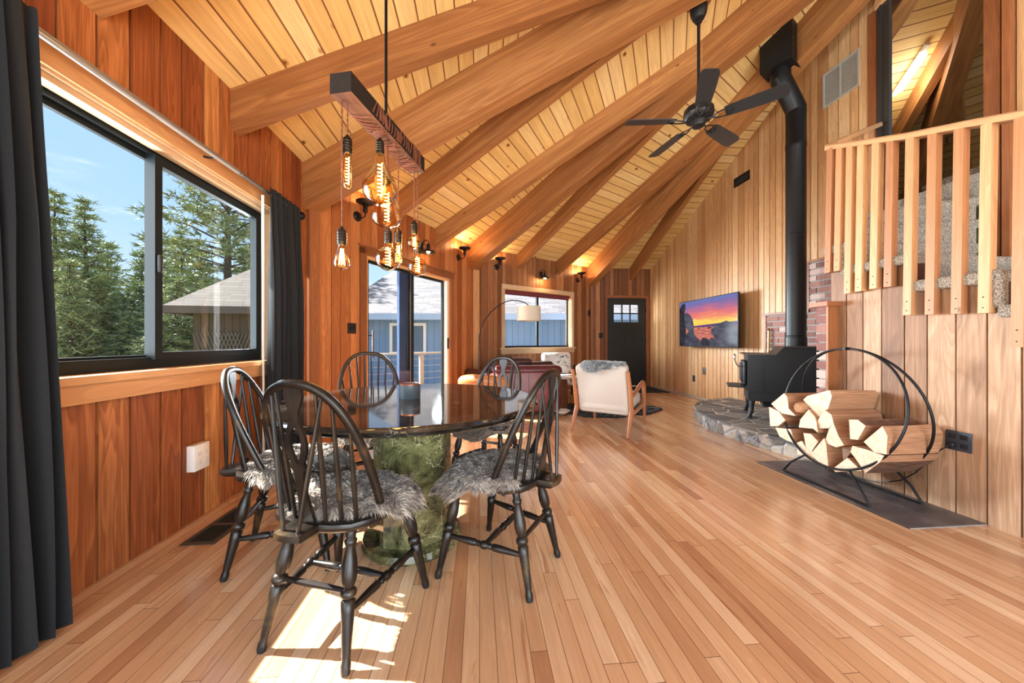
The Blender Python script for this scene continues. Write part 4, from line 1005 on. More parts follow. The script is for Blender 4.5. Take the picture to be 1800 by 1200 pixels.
mb = MB(); mb.prism([(2.80, 2.60), (2.92, 2.60), (2.92, 2.622), (2.80, 2.622)], .0, 1.335); mb.build('wood_post', W_TRIMD, wg)
mb = MB(); mb.prism([(2.765, 2.575), (2.94, 2.575), (2.94, 2.73), (2.765, 2.73)], 1.335, 1.372); mb.build('cap', W_TRIMD, wg)

ft = thing('fire_poker', (3.92, 4.50, .15), 0, 'brass-topped fire poker leaning on the cedar wall behind the stove', 'poker')
mb = MB(); mb.tube([(.0, .0, 0), (.03, 0, .75)], .006); mb.build('shaft', M_BLACK, ft); mb = MB(); mb.tube([(.03, 0, .75), (.035, 0, 1.06)], .014, 12); mb.lathe([(.014, 0), (.02, .01), (.01, .03)], (.035, 0, 1.05), 12); mb.build('grip', plain('brass', srgb(176, 142, 88), .3, .9), ft)

# ---------------------------------------------------------------- wood stove
e1 = V((.83, -.56, 0)).normalized(); st = thing('wood_stove', (3.17, 3.91, .15), math.atan2(e1.y, e1.x), 'black cast iron wood stove with stepped top on four legs', 'stove')
M_IRON = plain('cast_iron', srgb(28, 28, 30), .5, .3, noise=.2, nscale=30, bump=.15)
D, Wd = .68, .50
mb = MB(); prof = [(0, .20), (0, .745), (.27, .745), (.34, .83), (D, .83), (D, .20)]
Mx = Matrix(((1, 0, 0, 0), (0, 0, 1, 0), (0, 1, 0, 0), (0, 0, 0, 1)))
mb.prism([(x, z) for x, z in prof][::-1], 0, Wd, M=Mx); mb.build('firebox', M_IRON, st)
mb = MB(); tp = [(-.05, .745), (-.05, .757), (.262, .757), (.335, .845), (D + .02, .845), (D + .02, .833), (.342, .833), (.27, .745)]
mb.prism(tp[::-1], -.025, Wd + .025, M=Mx); mb.build('top_plate', plain('stove_top', srgb(74, 62, 56), .4, .5), st)
mb = MB(); mb.box((.14, -.004, .49), (.012, .01, .40)); mb.box((.14, Wd + .004, .49), (.012, .01, .40)); mb.box((D / 2, -.006, .30), (D, .014, .012)); mb.box((D / 2, -.004, .25), (D, .008, .10)); mb.build('side_rib', M_IRON, st)
door = None; mb = MB(); mb.bbox((-.022, Wd / 2, .52), (.045, .36, .30), .03, seg=3); mb.bbox((-.05, Wd / 2, .52), (.02, .28, .22), .02); door = mb.build('door', M_IRON, st)
mb = MB(); mb.tube([(-.045, .06, .60), (-.09, .03, .60), (-.115, .01, .63), (-.135, 0, .70)], [.008, .008, .008, .009], 10); mb.lathe([(.009, 0), (.016, .01), (.014, .05), (.006, .06)], (-.135, 0, .695), 12); mb.build('handle', M_CHROME, door)
mb = MB(); mb.prism([(-.20, .05), (.0, .0), (.0, Wd), (-.20, Wd - .05)], .345, .36); mb.build('ash_shelf', M_IRON, st)
for x in (.05, D - .06):
    for y in (.04, Wd - .04):
        s_ = -1 if y < .2 else 1; q = -1 if x < .2 else 1
        mb = MB(); mb.tube([(x, y, .22), (x + q * .012, y + s_ * .012, .16), (x + q * .01, y + s_ * .01, .09), (x + q * .03, y + s_ * .03, .03), (x + q * .035, y + s_ * .035, .0)], [.034, .030, .022, .022, .028], 10); mb.build('leg', M_IRON, st)
mb = MB(); mb.box((.36, Wd / 2, .16), (.4, .3, .07)); mb.build('ash_box', M_DARK, st)
sp = thing('stove_pipe', (3.68, 3.80, .996), 0, 'tall black stovepipe with an offset elbow and square ceiling box', 'stovepipe')
M_PIPE = plain('black_stovepipe', srgb(30, 30, 31), .42, .5)
mb = MB(); mb.lathe([(.105, 0), (.105, .10), (.098, .105), (.098, .115), (.101, .12), (.098, .125), (.098, 1.30), (.101, 1.305), (.098, 1.31), (.098, 2.3), (.102, 2.31), (.102, 2.36), (.098, 2.37), (.098, 2.72)], n=36); mb.build('flue', M_PIPE, sp, sharp=30)
mb = MB(); mb.tube([(0, 0, 2.70), (-.0, -.0, 2.76), (-.06, -.004, 2.86), (-.15, -.01, 3.00), (-.205, -.014, 3.09), (-.205, -.014, 3.24)], [.101, .101, .101, .101, .101, .098], 28); mb.build('elbow', M_PIPE, sp, sharp=25)
mb = MB(); mb.box((-.205, -.014, 3.49), (.31, .31, .62), rot=R(29.5)); mb.build('ceiling_box', plain('black_box', srgb(24, 24, 25), .5, .3), sp)

# ---------------------------------------------------------------- firewood ring and logs
rk = thing('firewood_rack', (0, 0, 0), 0, 'black steel double-hoop firewood rack standing on the slate strip', 'log rack')
for xb in (2.45, 2.80):                             # the two hoops lean together and meet at the top
    hx = lambda z: xb + (2.625 - xb) * (z - .16) / .83
    mb = MB(); mb.tube([(hx(.58 + .418 * math.sin(a)), 2.30 + .422 * math.cos(a), .58 + .418 * math.sin(a)) for a in [2 * math.pi * k / 72 for k in range(72)]], .0078, 10, closed=True); mb.build('hoop', M_BLACK, rk)
    x = xb + (-.02 if xb < 2.6 else .0); y0, y1 = 1.990, 2.620
    mb = MB(); pts = [(hx(.2), 2.30 - .16, .192), (x, 2.30 - .25, .11), (x, y0 + .01, .035), (x, y0, .020), (x, y0 + .025, .017), (x, y1 - .025, .017), (x, y1, .020), (x, y1 - .01, .035), (x, 2.30 + .25, .11), (hx(.2), 2.30 + .16, .192)]
    mb.tube(pts, .0075, 10); mb.build('foot_loop', M_BLACK, rk)
mb = MB(); mb.tube([(2.60, 2.30, .998), (2.65, 2.30, .998)], .011, 8); mb.build('hoop_joint', M_BLACK, rk)
for y, z in ((2.14, .185), (2.46, .185)):
    mb = MB(); mb.tube([(2.45, y, z), (2.80, y, z)], .0065, 8); mb.build('crossbar', M_BLACK, rk)

def survey(px, py, x):                            # a sighting of the photograph meets the plane x = const
    c_, s_ = math.cos(YAW), math.sin(YAW); X = (px - 900) / FOC; Z = (600 - py) / FOC
    dx_, dy_ = X * c_ + s_, -X * s_ + c_; t = x / dx_; return (dy_ * t, 1.05 + Z * t)
def logmat(name, c0, c1, sc): 
    m, N, b = newmat(name); co = N.coord(); n = N.noise(N.scale(co, sc), 1, 5, .65, .5); N.put(b.inputs['Base Color'], N.ramp(n, [(.3, c0), (.7, c1)])); b.inputs['Roughness'].default_value = .8
    N.put(b.inputs['Normal'], N.bump(n, .7, .006)); return m
M_END = logmat('split_end_grain', srgb(204, 174, 142), srgb(234, 212, 186), (9, 34, 34))
M_SPLIT = logmat('split_side', srgb(142, 96, 66), srgb(190, 142, 104), (4, 70, 70))
M_BARK = logmat('pine_bark', srgb(66, 44, 34), srgb(122, 84, 62), (14, 40, 40))
LOGS = [  # zoomed outline of the front face, depth plane, length, bark edges, label
 ([(90, 222), (215, 117), (245, 150), (252, 205), (262, 268), (330, 342), (180, 315)], 2.395, .36, (), 'split log with a round knot stub, top left of the rack'),
 ([(68, 252), (165, 300), (228, 385), (155, 443), (75, 443)], 2.385, .37, (), 'split log leaning out at the far left of the pile'),
 ([(408, 182), (440, 145), (665, 87), (687, 150), (652, 270), (555, 362), (500, 290)], 2.42, .40, (1,), 'rough-sawn log lying highest on the pile'),
 ([(455, 278), (520, 352), (540, 410), (555, 508), (500, 468), (362, 455), (378, 378)], 2.39, .37, (5,), 'pale wedge log left of the middle of the pile'),
 ([(618, 280), (688, 330), (706, 415), (650, 464), (548, 464), (530, 410)], 2.40, .38, (), 'long pale log just under the topmost log'),
 ([(700, 415), (750, 540), (803, 632), (735, 652), (618, 605), (655, 468)], 2.395, .38, (3,), 'flared wedge log in the centre of the pile'),
 ([(132, 457), (285, 473), (300, 540), (318, 612), (240, 585), (170, 545)], 2.40, .37, (4,), 'yellowish log under the leaning one at the left edge'),
 ([(410, 510), (480, 520), (553, 595), (492, 688), (432, 650)], 2.385, .37, (), 'small rosy wedge log tucked low on the left'),
 ([(342, 605), (395, 588), (430, 650), (492, 692), (510, 773), (440, 765), (345, 722)], 2.39, .37, (4,), 'rounded pinkish log at the lower left of the hoop'),
 ([(608, 560), (635, 622), (655, 863), (560, 808), (487, 732), (500, 690)], 2.385, .38, (4,), 'tall triangular log above the bottom of the hoop'),
 ([(860, 378), (940, 380), (1018, 440), (942, 580), (872, 570)], 2.37, .38, (1,), 'short log with red-brown bark along its top'),
 ([(1187, 442), (1238, 540), (1226, 723), (1110, 700), (1002, 597)], 2.385, .42, (), 'big smooth split log at the right of the pile'),
 ([(892, 637), (1030, 672), (1203, 735), (1165, 800), (1015, 908), (945, 800), (872, 700)], 2.39, .40, (3, 4), 'broad log with saw lines and dark bark beneath'),
 ([(838, 755), (990, 888), (722, 896), (702, 862)], 2.385, .37, (2,), 'triangular log lying lowest in the hoop'),
 ([(735, 655), (890, 600), (905, 640), (880, 700), (835, 752), (700, 860), (660, 858), (640, 625)], 2.50, .26, (), 'shadowed log set back between the centre wedges')]
for k, (pts, xx, L, bark, lab) in enumerate(LOGS):
    xx += .085; L = min(L, 2.865 - xx)
    rr = random.Random(k); P = [survey(1340 + x / 5.625, 670 + y / 5.625, xx) for x, y in pts]
    # P: (y, z); make ccw seen from -x and extrude along +x with a slight twist
    cy = sum(p[0] for p in P) / len(P); cz = sum(p[1] for p in P) / len(P); mb = MB(); n = len(P)
    secs = []
    for t in (0, .5, 1):
        sh = 1 + .05 * rr.uniform(-1, 1) * t; dy, dz = rr.uniform(-.01, .01) * t, rr.uniform(-.006, .004) * t
        secs.append([V((xx + L * t + rr.uniform(-.004, .004), cy + (p[0] - cy) * sh + dy, cz + (p[1] - cz) * sh + dz)) for p in P])
    mb.poly(secs[0][::-1] if 1 else secs[0], (0, 0, 1), mi=0); mb.poly(secs[-1], (0, 0, 1), mi=0)
    for a, b_ in zip(secs, secs[1:]):
        for i in range(n):
            j = (i + 1) % n; mb.poly([a[i], a[j], b_[j], b_[i]], (1, 0, 0), mi=2 if i in bark else 1)
    if k == 0:
        c = survey(1340 + 335 / 5.625, 670 + 262 / 5.625, 2.44); mb.lathe([(.045, .10), (.040, .03), (.034, .008), (.030, .0), (.012, .006), (.002, .0)][::-1] if 0 else [(.046, -.10), (.042, -.03), (.036, -.004), (.030, .002), (.018, -.004), (.002, -.001)], (2.45, c[0], c[1]), 16, (-1, 0, 0), mi=1)
    mb.build('firewood_log', [M_END, M_SPLIT, M_BARK], label=lab, cat='log', group='split firewood in the round rack')
# ---------------------------------------------------------------- carpeted winder staircase
def carpetmat():
    m, N, b = newmat('speckled_carpet'); co = N.coord(); n = N.noise(co, 170, 2, .7); n2 = N.noise(co, 60, 3)
    N.put(b.inputs['Base Color'], N.ramp(n, [(.34, srgb(92, 82, 72)), (.48, srgb(160, 148, 134)), (.62, srgb(206, 196, 182))])); b.inputs['Roughness'].default_value = 1; b.inputs['Specular IOR Level'].default_value = .1
    N.put(b.inputs['Normal'], N.bump(N.math('ADD', n, n2), 1.0, .012)); return m
M_CARP = carpetmat()
stc = thing('staircase', (0, 0, 0), 0, 'winding staircase in speckled beige carpet climbing to the loft', 'stairs')
X0 = 2.872; XS = 2.897; PV = (3.93, 2.44)
STEPS = [([(XS, -.2), (3.98, -.2), (3.98, .25), (XS, .25)], .65), ([(XS, .25), (3.98, .25), (3.98, .61), (XS, .61)], .85), ([(XS, .61), (3.98, .61), (3.98, .97), (XS, .97)], .95),
         ([(XS, .97), (3.98, .97), (3.98, 1.33), (XS, 1.33)], 1.05), ([(XS, 1.33), (3.98, 1.33), (3.98, 1.69), (XS, 1.69)], 1.25), ([(XS, 1.69), (3.98, 1.69), (3.98, 2.12), (XS, 2.10)], 1.45),
         ([(XS, 2.10), (3.98, 2.12), PV, (XS, 2.54)], 1.64), ([(XS, 2.54), PV, (3.13, 2.76), (XS, 2.65)], 1.83), ([PV, (3.40, 2.90), (3.13, 2.76)], 2.02), ([PV, (3.98, 3.18), (3.40, 2.90)], 2.21),
         ([(3.95, 2.46), (4.42, 2.46), (4.42, 3.10), (3.98, 3.10)], 2.40), ([(4.38, 2.46), (4.75, 2.46), (4.75, 3.10), (4.38, 3.10)], 2.60)]
for P, z in STEPS:
    mb = MB(); n = len(P); C_ = V((sum(p[0] for p in P) / n, sum(p[1] for p in P) / n, 0))
    def off(d, z_): return [V((C_.x + (p[0] - C_.x) * (1 + d / max(.2, math.hypot(p[0] - C_.x, p[1] - C_.y))), C_.y + (p[1] - C_.y) * (1 + d / max(.2, math.hypot(p[0] - C_.x, p[1] - C_.y))), z_)) for p in P]
    def dens(L): 
        out = []
        for i in range(len(L)):
            for k in range(10): out.append(L[i].lerp(L[(i + 1) % len(L)], k / 10))
        return out
    rr = random.Random(int(z * 100))
    mb.loft([dens(off(-.03, z - .26)), dens(off(-.012, z - .25)), dens(off(-.012, z - .075)), dens(off(.010, z - .062)), dens(off(.016, z - .03)), dens(off(.006, z - .006)), dens(off(-.03, z))], True, True)
    mb.build('tread', M_CARP, stc, sharp=60)
# carpet wrapped over the open edge of each tread
for y0, y1, z, dz in ((1.69, 2.10, 1.45, .075), (2.10, 2.54, 1.64, .07), (2.50, 2.68, 1.83, .07), (1.33, 1.69, 1.25, .07)):
    mb = MB(); mb.bbox((X0 - .002, (y0 + y1) / 2, z - dz / 2 + .002), (.055, y1 - y0 + .02, dz), .02, seg=3); mb.build('tread_edge', M_CARP, stc, sharp=60)
for y, z, w_ in ((1.70, 1.34, .06), (2.11, 1.545, .05), (2.535, 1.73, .04)): mb = MB(); mb.bbox((X0 - .002, y, z), (.055, w_, .21), w_ * .45, seg=3); mb.build('riser_edge', M_CARP, stc, sharp=60)

# ---------------------------------------------------------------- railing
rl = thing('stair_railing', (0, 0, 0), 0, 'light fir stair railing with square balusters curving round the landing', 'railing')
RP = [(2.895, 1.20, 2.09), (2.89, 1.622, 2.235), (2.885, 1.843, 2.315), (2.885, 2.121, 2.41), (2.885, 2.485, 2.555), (2.89, 2.61, 2.61), (2.915, 2.68, 2.65), (2.965, 2.72, 2.69), (3.3, 2.875, 2.86), (3.98, 3.20, 3.20)]
mb = MB(); rings = []
for i, p in enumerate(RP):
    p = V(p); d = (V(RP[min(i + 1, len(RP) - 1)]) - V(RP[max(i - 1, 0)])).normalized(); sd = V((d.y, -d.x, 0)).normalized(); up = sd.cross(d).normalized(); up = up if up.z > 0 else -up
    rings.append([p + sd * a * .045 + up * (b_ * .02 + .02) for a, b_ in ((1, .55), (.8, 1), (-.8, 1), (-1, .55), (-1, -1), (1, -1))])
mb.loft(rings, smooth=False); mb.build('handrail', W_RAIL, rl)
def rail_z(x, y, pts=RP):
    best = min(((V((x, y, 0)) - V((a[0] + (b_[0] - a[0]) * k / 40, a[1] + (b_[1] - a[1]) * k / 40, 0))).length, a[2] + (b_[2] - a[2]) * k / 40) for a, b_ in zip(pts, pts[1:]) for k in range(41))
    return best[1]
BL = [(1.735, 1.21), (1.850, 1.215), (1.975, 1.22), (2.092, 1.225), (2.205, 1.43), (2.295, 1.43), (2.395, 1.425), (2.475, 1.42), (2.555, 1.61), (2.63, 1.61), (1.61, 1.02), (1.48, 1.02)]
for y, z0 in BL:
    mb = MB(); z1 = rail_z(2.885, y) + .004; s_ = .0225; mb.hexa([(2.868 - 2 * s_, y - s_, z0), (2.868, y - s_, z0), (2.868, y + s_, z0), (2.868 - 2 * s_, y + s_, z0), (2.868 - 2 * s_ + .02, y - s_, z1), (2.888, y - s_, z1), (2.888, y + s_, z1), (2.868 - 2 * s_ + .02, y + s_, z1)], (0, 0, 1))
    o = mb.build('baluster', W_RAIL, rl)
    mb = MB()
    for q in (.03, .09): mb.lathe([(.0035, 0), (.0035, .0008), (.001, .001)], (2.868 - 2 * s_ - .0002, y, z0 + q), 8, (-1, 0, 0))
    mb.build('screw_hole', M_DARK, o)
for k in range(7):
    t = (k + .6) / 7.4; x, y = 2.98 + (3.95 - 2.98) * t, 2.735 + (3.19 - 2.735) * t; z1 = rail_z(x, y) + .004; z0 = 1.83 + .38 * t
    mb = MB(); mb.box((x, y, (z0 + z1) / 2), (.042, .042, z1 - z0), rot=R(25)); mb.build('baluster', W_RAIL, rl)

# ---------------------------------------------------------------- loft beyond the opening
mb = MB(); mb.poly([(4.14, -1.6, 2.36), (9.8, -1.6, 2.36), (9.8, 8.0, 2.36), (4.14, 8.0, 2.36)]); mb.build('floor_loft', M_CARP, kind='structure')
wLf = Wall((7.6, 7.6), (7.6, -1.6)); planks(wLf, 'wall_loft', plain('loft_plaster', srgb(206, 206, 204), .8), [9], 3.1, z0=2.37, back=.05)
A_, B_ = C3, C5
def onroof(px, py):                               # where a line of sight reaches the roof boards beyond the ridge
    c_, s_ = math.cos(YAW), math.sin(YAW); X = (px - 900) / FOC; Z = (600 - py) / FOC; d = V((X * c_ + s_, -X * s_ + c_, Z)); o = V((0, 0, 1.05)); best = None
    for A, B in ((C3, C5), (C5, C6), (C6, C7), (C7, C8)):
        a, b_ = V((*A, HW)), V((*B, HW)); n = (b_ - a).cross(APEX - a).normalized(); t = (a - o).dot(n) / d.dot(n)
        if t > 0 and (best is None or t < best[0]): best = (t, o + d * t, n if n.z < 0 else -n)
    return best
b1 = onroof(1598, 122)[1:]; b2 = onroof(1630, 74)[1:]
llt = thing('loft_light', b1[0], 0, 'glowing tubular light fixed to the loft ceiling', 'ceiling light')
ax = (b2[0] - b1[0]); mb = MB(); n_ = b1[1]; mb.tube([n_ * .07 - ax * .75, n_ * .07 - ax * .72, n_ * .07 + ax * .72, n_ * .07 + ax * .75], [.02, .04, .04, .02], 16)
mb.build('tube', plain('lit_diffuser', srgb(255, 248, 230), .4, emit=(1, .93, .8), es=5), llt); mb = MB(); mb.tube([n_ * .03 - ax, n_ * .03 + ax], .03, 8); mb.build('housing', M_WHITE, llt)
light('POINT', 'loft_lamp', (0, 0, -.25), 14, (1, .85, .62), .2, llt)

# ---------------------------------------------------------------- ceiling fan
fx, fy, fz = 1.893, 2.90, 3.0; rz_ = roof_z(C0, C1, (fx, fy))
fn = thing('ceiling_fan', (fx, fy, fz), 0, 'black five-blade ceiling fan on a long rod below the rafters', 'ceiling fan')
M_FAN = plain('fan_black', srgb(30, 30, 31), .4, .3); M_BLADE = plain('fan_blade', srgb(46, 47, 49), .35, .1)
ct = 3.93 - fz
mb = MB(); mb.tube([(0, 0, .06), (0, 0, ct)], .013, 12); mb.build('downrod', M_FAN, fn)
mb = MB(); mb.lathe([(.015, -.10), (.045, -.085), (.062, -.05), (.07, -.01), (.07, .02), (.02, .03)], (0, 0, ct), 28); mb.lathe([(.02, -.12), (.028, -.115), (.028, -.10), (.02, -.09)], (0, 0, ct), 16); mb.build('canopy', M_FAN, fn)
mb = MB(); mb.lathe([(.02, .12), (.03, .11), (.04, .09), (.10, .075), (.118, .055), (.122, .01), (.11, -.012), (.09, -.03), (.06, -.04), (.055, -.07), (.05, -.085), (.03, -.095), (.005, -.097)], n=40); mb.build('motor', M_FAN, fn, sharp=30)
mb = MB()
for k in range(28):
    a = 2 * math.pi * k / 28; mb.box((.088 * math.cos(a), .088 * math.sin(a), -.028), (.028, .004, .008), rot=a)
mb.build('vent_rib', M_FAN, fn)
for k in range(5):
    a = R(28 + 72 * k); Mk = Matrix.Rotation(a, 4, 'Z')
    mb = MB(); out = [(.20, -.05), (.24, -.058), (.45, -.066), (.58, -.066), (.615, -.055), (.625, -.03), (.625, .03), (.615, .055), (.58, .066), (.45, .066), (.24, .058), (.20, .05)]
    Mb = Mk @ Matrix.Translation((0, 0, -.035)) @ Matrix.Rotation(R(-13), 4, 'X'); mb.prism(out, -.003, .003, M=Mb); bl_ = mb.build('blade', M_BLADE, fn)
    mb = MB(); Mi = Mb
    mb.tube([Mi @ V(p) for p in ((.075, 0, -.01), (.11, .004, -.014), (.15, .028, -.010), (.20, .036, -.007), (.245, .022, -.006), (.26, 0, -.006), (.245, -.022, -.006), (.20, -.036, -.007), (.15, -.028, -.010), (.11, -.004, -.014))], .006, 6, closed=True)
    mb.tube([Mi @ V((.21, .012, -.007)), Mi @ V((.21, -.012, -.007))], .005, 6); mb.build('blade_iron', M_FAN, bl_)
mb = MB(); q = V((fx, fy, 0)); hx_ = .075; zt = [roof_z(C0, C1, (fx + a * hx_, fy + b_ * .06)) + .03 for a, b_ in ((-1, -1), (1, -1), (1, 1), (-1, 1))]
P = [(fx + a * hx_, fy + b_ * .06, 3.955) for a, b_ in ((-1, -1), (1, -1), (1, 1), (-1, 1))]
mb.hexa(P + [(p[0], p[1], z) for p, z in zip(P, zt)], (0, 0, 1)); mb.build('ceiling_block', W_BEAM, kind='structure')

# ---------------------------------------------------------------- wall sconces
M_SCN = plain('oiled_bronze', srgb(40, 36, 34), .38, .6)
def sconce(wl, u, z, up, lab, lit=0, S=1.0):
    o = thing('wall_sconce', wl.P(u, 0, z), wl.rz(), lab, 'wall lamp', 'barn style wall sconces under the rafters'); k = 1 if up else -1
    mb = MB(); mb.lathe([(.055, 0), (.055, .010), (.045, .018), (.01, .024)], (0, 0, 0), 24, (0, -1, 0)); mb.build('backplate', M_SCN, o)
    mb = MB(); mb.tube([(0, -.02, 0), (0, -.05, -k * .02), (0, -.09, -k * .028), (0, -.12, -k * .01), (0, -.125, k * .02)] if up else [(0, -.02, 0), (0, -.03, .04), (0, -.06, .075), (0, -.10, .075), (0, -.125, .05), (0, -.125, .02)], .0065, 10); mb.build('arm', M_SCN, o)
    b0 = .02 if up else .02
    mb = MB(); prof = [(.012, 0), (.022, .004), (.024, .03), (.028, .034), (.028, .042), (.022, .046), (.022, .066), (.032, .070), (.032, .082), (.026, .088), (.045, .096), (.085, .104), (.098, .114), (.100, .128), (.096, .128), (.092, .116), (.08, .110), (.04, .104)]
    mb.lathe([(r, k * h) for r, h in prof], (0, -.125, b0), 32, caps=False); mb.build('shade', M_SCN, o, sharp=40)
    mb = MB(); mb.lathe([(.004, 0), (.02, .004), (.026, .02), (.02, .038), (.004, .044)] if up else [(.004, 0), (.02, -.004), (.026, -.02), (.02, -.038), (.004, -.044)], (0, -.125, b0 + k * .088), 16)
    mb.build('bulb', plain('sconce_bulb', srgb(255, 214, 150), .4, emit=(1, .62, .28), es=30) if lit else M_WHITE, o)
    if lit: light('POINT', 'sconce_light', (0, -.125, b0 + k * .15), lit, (1, .60, .28), .03, o)
sconce(wP, .60, 2.46, True, 'bronze sconce pointing up at the left of the sliding door', 1.5)
sconce(wP, 1.72, 2.40, False, 'bronze bell sconce pointing down above the sliding door', 1.5)
sconce(wP, 2.68, 2.45, True, 'bronze sconce pointing up right of the sliding door, before the big hip beam', 9)
sconce(wW, .52, 2.44, True, 'bronze sconce pointing up between the hip beam and the far window', 5)
sconce(wW, 1.62, 2.43, False, 'bronze sconce glowing downwards above the far window', 6)
sconce(wW, 2.70, 2.42, True, 'bronze sconce pointing up beside the entry door corner', 12)
hk = MB(); p = wP.P(.56, .25, 2.63); hk.tube([p + V((0, 0, .07)), p + V((0, 0, .03)), p + V((.012, 0, .012)), p + V((.016, 0, -.01)), p + V((0, 0, -.024)), p + V((-.014, 0, -.008))], .004, 8)
hk.build('ceiling_hook', M_BLACK, label='small black screw hook under the first hip beam', cat='hook')

# ---------------------------------------------------------------- arc lamp
al = thing('arc_floor_lamp', (-.02, 5.50, 0), 0, 'slim black arc floor lamp with a linen drum shade before the far window', 'floor lamp')
mb = MB(); mb.lathe([(.01, 0), (.15, 0), (.155, .01), (.15, .025), (.02, .03), (.012, .05)], n=32); mb.build('base', M_BLACK, al)
mb = MB(); pts = [(0, 0, .03), (.0, 0, .9), (.008, 0, 1.14)]
for k in range(1, 15): 
    a = math.pi - (math.pi * .80) * k / 14; pts.append((.40 + .395 * math.cos(a) + .0, -.02 * k / 14, 1.16 + .53 * math.sin(a) if k < 9 else 1.16 + .53 * math.sin(a)))
pts = [(0, 0, .03), (.004, 0, .7), (.012, -.002, 1.139), (.045, -.008, 1.27), (.11, -.015, 1.40), (.20, -.022, 1.51), (.30, -.03, 1.60), (.42, -.035, 1.665), (.52, -.04, 1.69), (.62, -.045, 1.685), (.72, -.05, 1.655), (.785, -.052, 1.61)]
mb.tube(pts, .0075, 10); mb.build('pole', M_BLACK, al)
mb = MB(); c = (.785, -.052, 1.37); mb.lathe([(.183, 0), (.186, .004), (.180, .225), (.177, .222), (.180, .004)], c, 48, caps=False); mb.build('lamp_shade', plain('linen_shade', srgb(206, 194, 174), .9, noise=.06, nscale=120), al, sharp=60)
mb = MB(); mb.tube([(.785, -.052, 1.61), (.785, -.052, 1.52)], .012, 10)
for a in (0, 2.1, 4.2): mb.tube([(.785, -.052, 1.58), (.785 + .178 * math.cos(a), -.052 + .178 * math.sin(a), 1.59)], .003, 6)
mb.build('fitting', M_BLACK, al)

# ---------------------------------------------------------------- beige lounge chair (seen from behind)
W_OAK = wood('oak_arm', [(0, srgb(170, 108, 70)), (1, srgb(192, 132, 90))], grain=.3, sv=30, rough=.4)
def fabric(name, col, sc=220, n=.12): return plain(name, col, .95, noise=n, nscale=sc, bump=.25, spec=.2)
M_LINEN = fabric('oatmeal_linen', srgb(196, 184, 172))
ac = thing('lounge_chair', (1.62, 4.23, 0), math.atan2(.78, .62) - math.pi / 2, 'oatmeal fabric lounge chair with wooden arms, its back towards the dining table', 'armchair')
# local: +y forward, x right; width .62
mb = MB(); Mr = Matrix.Translation((0, -.30, .50)) @ Matrix.Rotation(R(14), 4, 'X'); mb.bbox((0, 0, 0), (.60, .13, .58), .035, M=Mr, seg=3); mb.build('backrest', M_LINEN, ac)
mb = MB(); mb.bbox((0, .0, .335), (.58, .60, .15), .045, M=Matrix.Rotation(R(4), 4, 'X'), seg=3); mb.build('seat_cushion', M_LINEN, ac)
for sx in (-1, 1):
    x = sx * .325
    mb = MB(); mb.tube([(x, -.46, 0), (x, -.36, .17), (x, -.30, .27)], [.017, .024, .028], 12); mb.tube([(x, -.30, .27), (x, -.36, .50), (x, -.44, .72)], [.026, .024, .018], 12); mb.build('rear_leg', W_OAK, ac)
    mb = MB(); mb.tube([(x, .31, 0), (x, .30, .20), (x, .29, .40), (x, .275, .50), (x, .22, .545), (x, .12, .53), (x, -.1, .47), (x, -.35, .42)], [.016, .020, .022, .024, .026, .025, .022, .018], 12); mb.build('arm', W_OAK, ac)
    mb = MB(); mb.tube([(x, -.32, .23), (x, .30, .27)], .022, 10, squash=None); mb.build('side_rail', W_OAK, ac)
f1 = fur('sheepskin', lambda a: .185 * (1 + .22 * math.cos(2 * a)) * (1 + .14 * math.sin(3 * a + 1) + .06 * math.sin(7 * a)), lambda x, y: -.9 * max(0, abs(y) - .06) - .2 * abs(x) * 0, M_FURG, 5000, length=.05, wid=.0035, seed=9, thick=.025)
f1.location = ac.matrix_basis @ V((-.01, -.375, .800)); f1.rotation_euler = ac.rotation_euler; tag(f1, 'silver-grey sheepskin thrown over the top of the oatmeal lounge chair', 'sheepskin')
f2 = fur('sheepskin', lambda a: .25 * (1 + .08 * math.sin(3 * a)), lambda x, y: 0, M_FURG, 3000, length=.04, wid=.0035, seed=10); f2.location = ac.matrix_basis @ V((0, .04, .415)); f2.rotation_euler = ac.rotation_euler; tag(f2, 'grey sheepskin on the seat of the oatmeal lounge chair', 'sheepskin')
fr = fur('shaggy_rug', lambda a: (1 / math.sqrt((math.cos(a) / .85) ** 2 + (math.sin(a) / .50) ** 2)) * (1 + .12 * math.sin(3 * a + .6) + .05 * math.sin(8 * a)), lambda x, y: .002, M_FURB, 9000, length=.06, wid=.006, seed=12, thick=.03)
fr.location = (1.86, 5.25, 0); fr.rotation_euler = (0, 0, R(-5)); tag(fr, 'black shaggy hide rug on the wooden floor beyond the oatmeal lounge chair', 'rug')
mb = MB(); mb.prism([(2.86, 6.93), (3.90, 6.93), (3.90, 7.92), (2.86, 7.92)], 0, .012); mb.build('door_mat', plain('charcoal_mat', srgb(40, 46, 50), .95, noise=.3, nscale=120), label='charcoal mat on the floor in front of the entry door', cat='door mat')

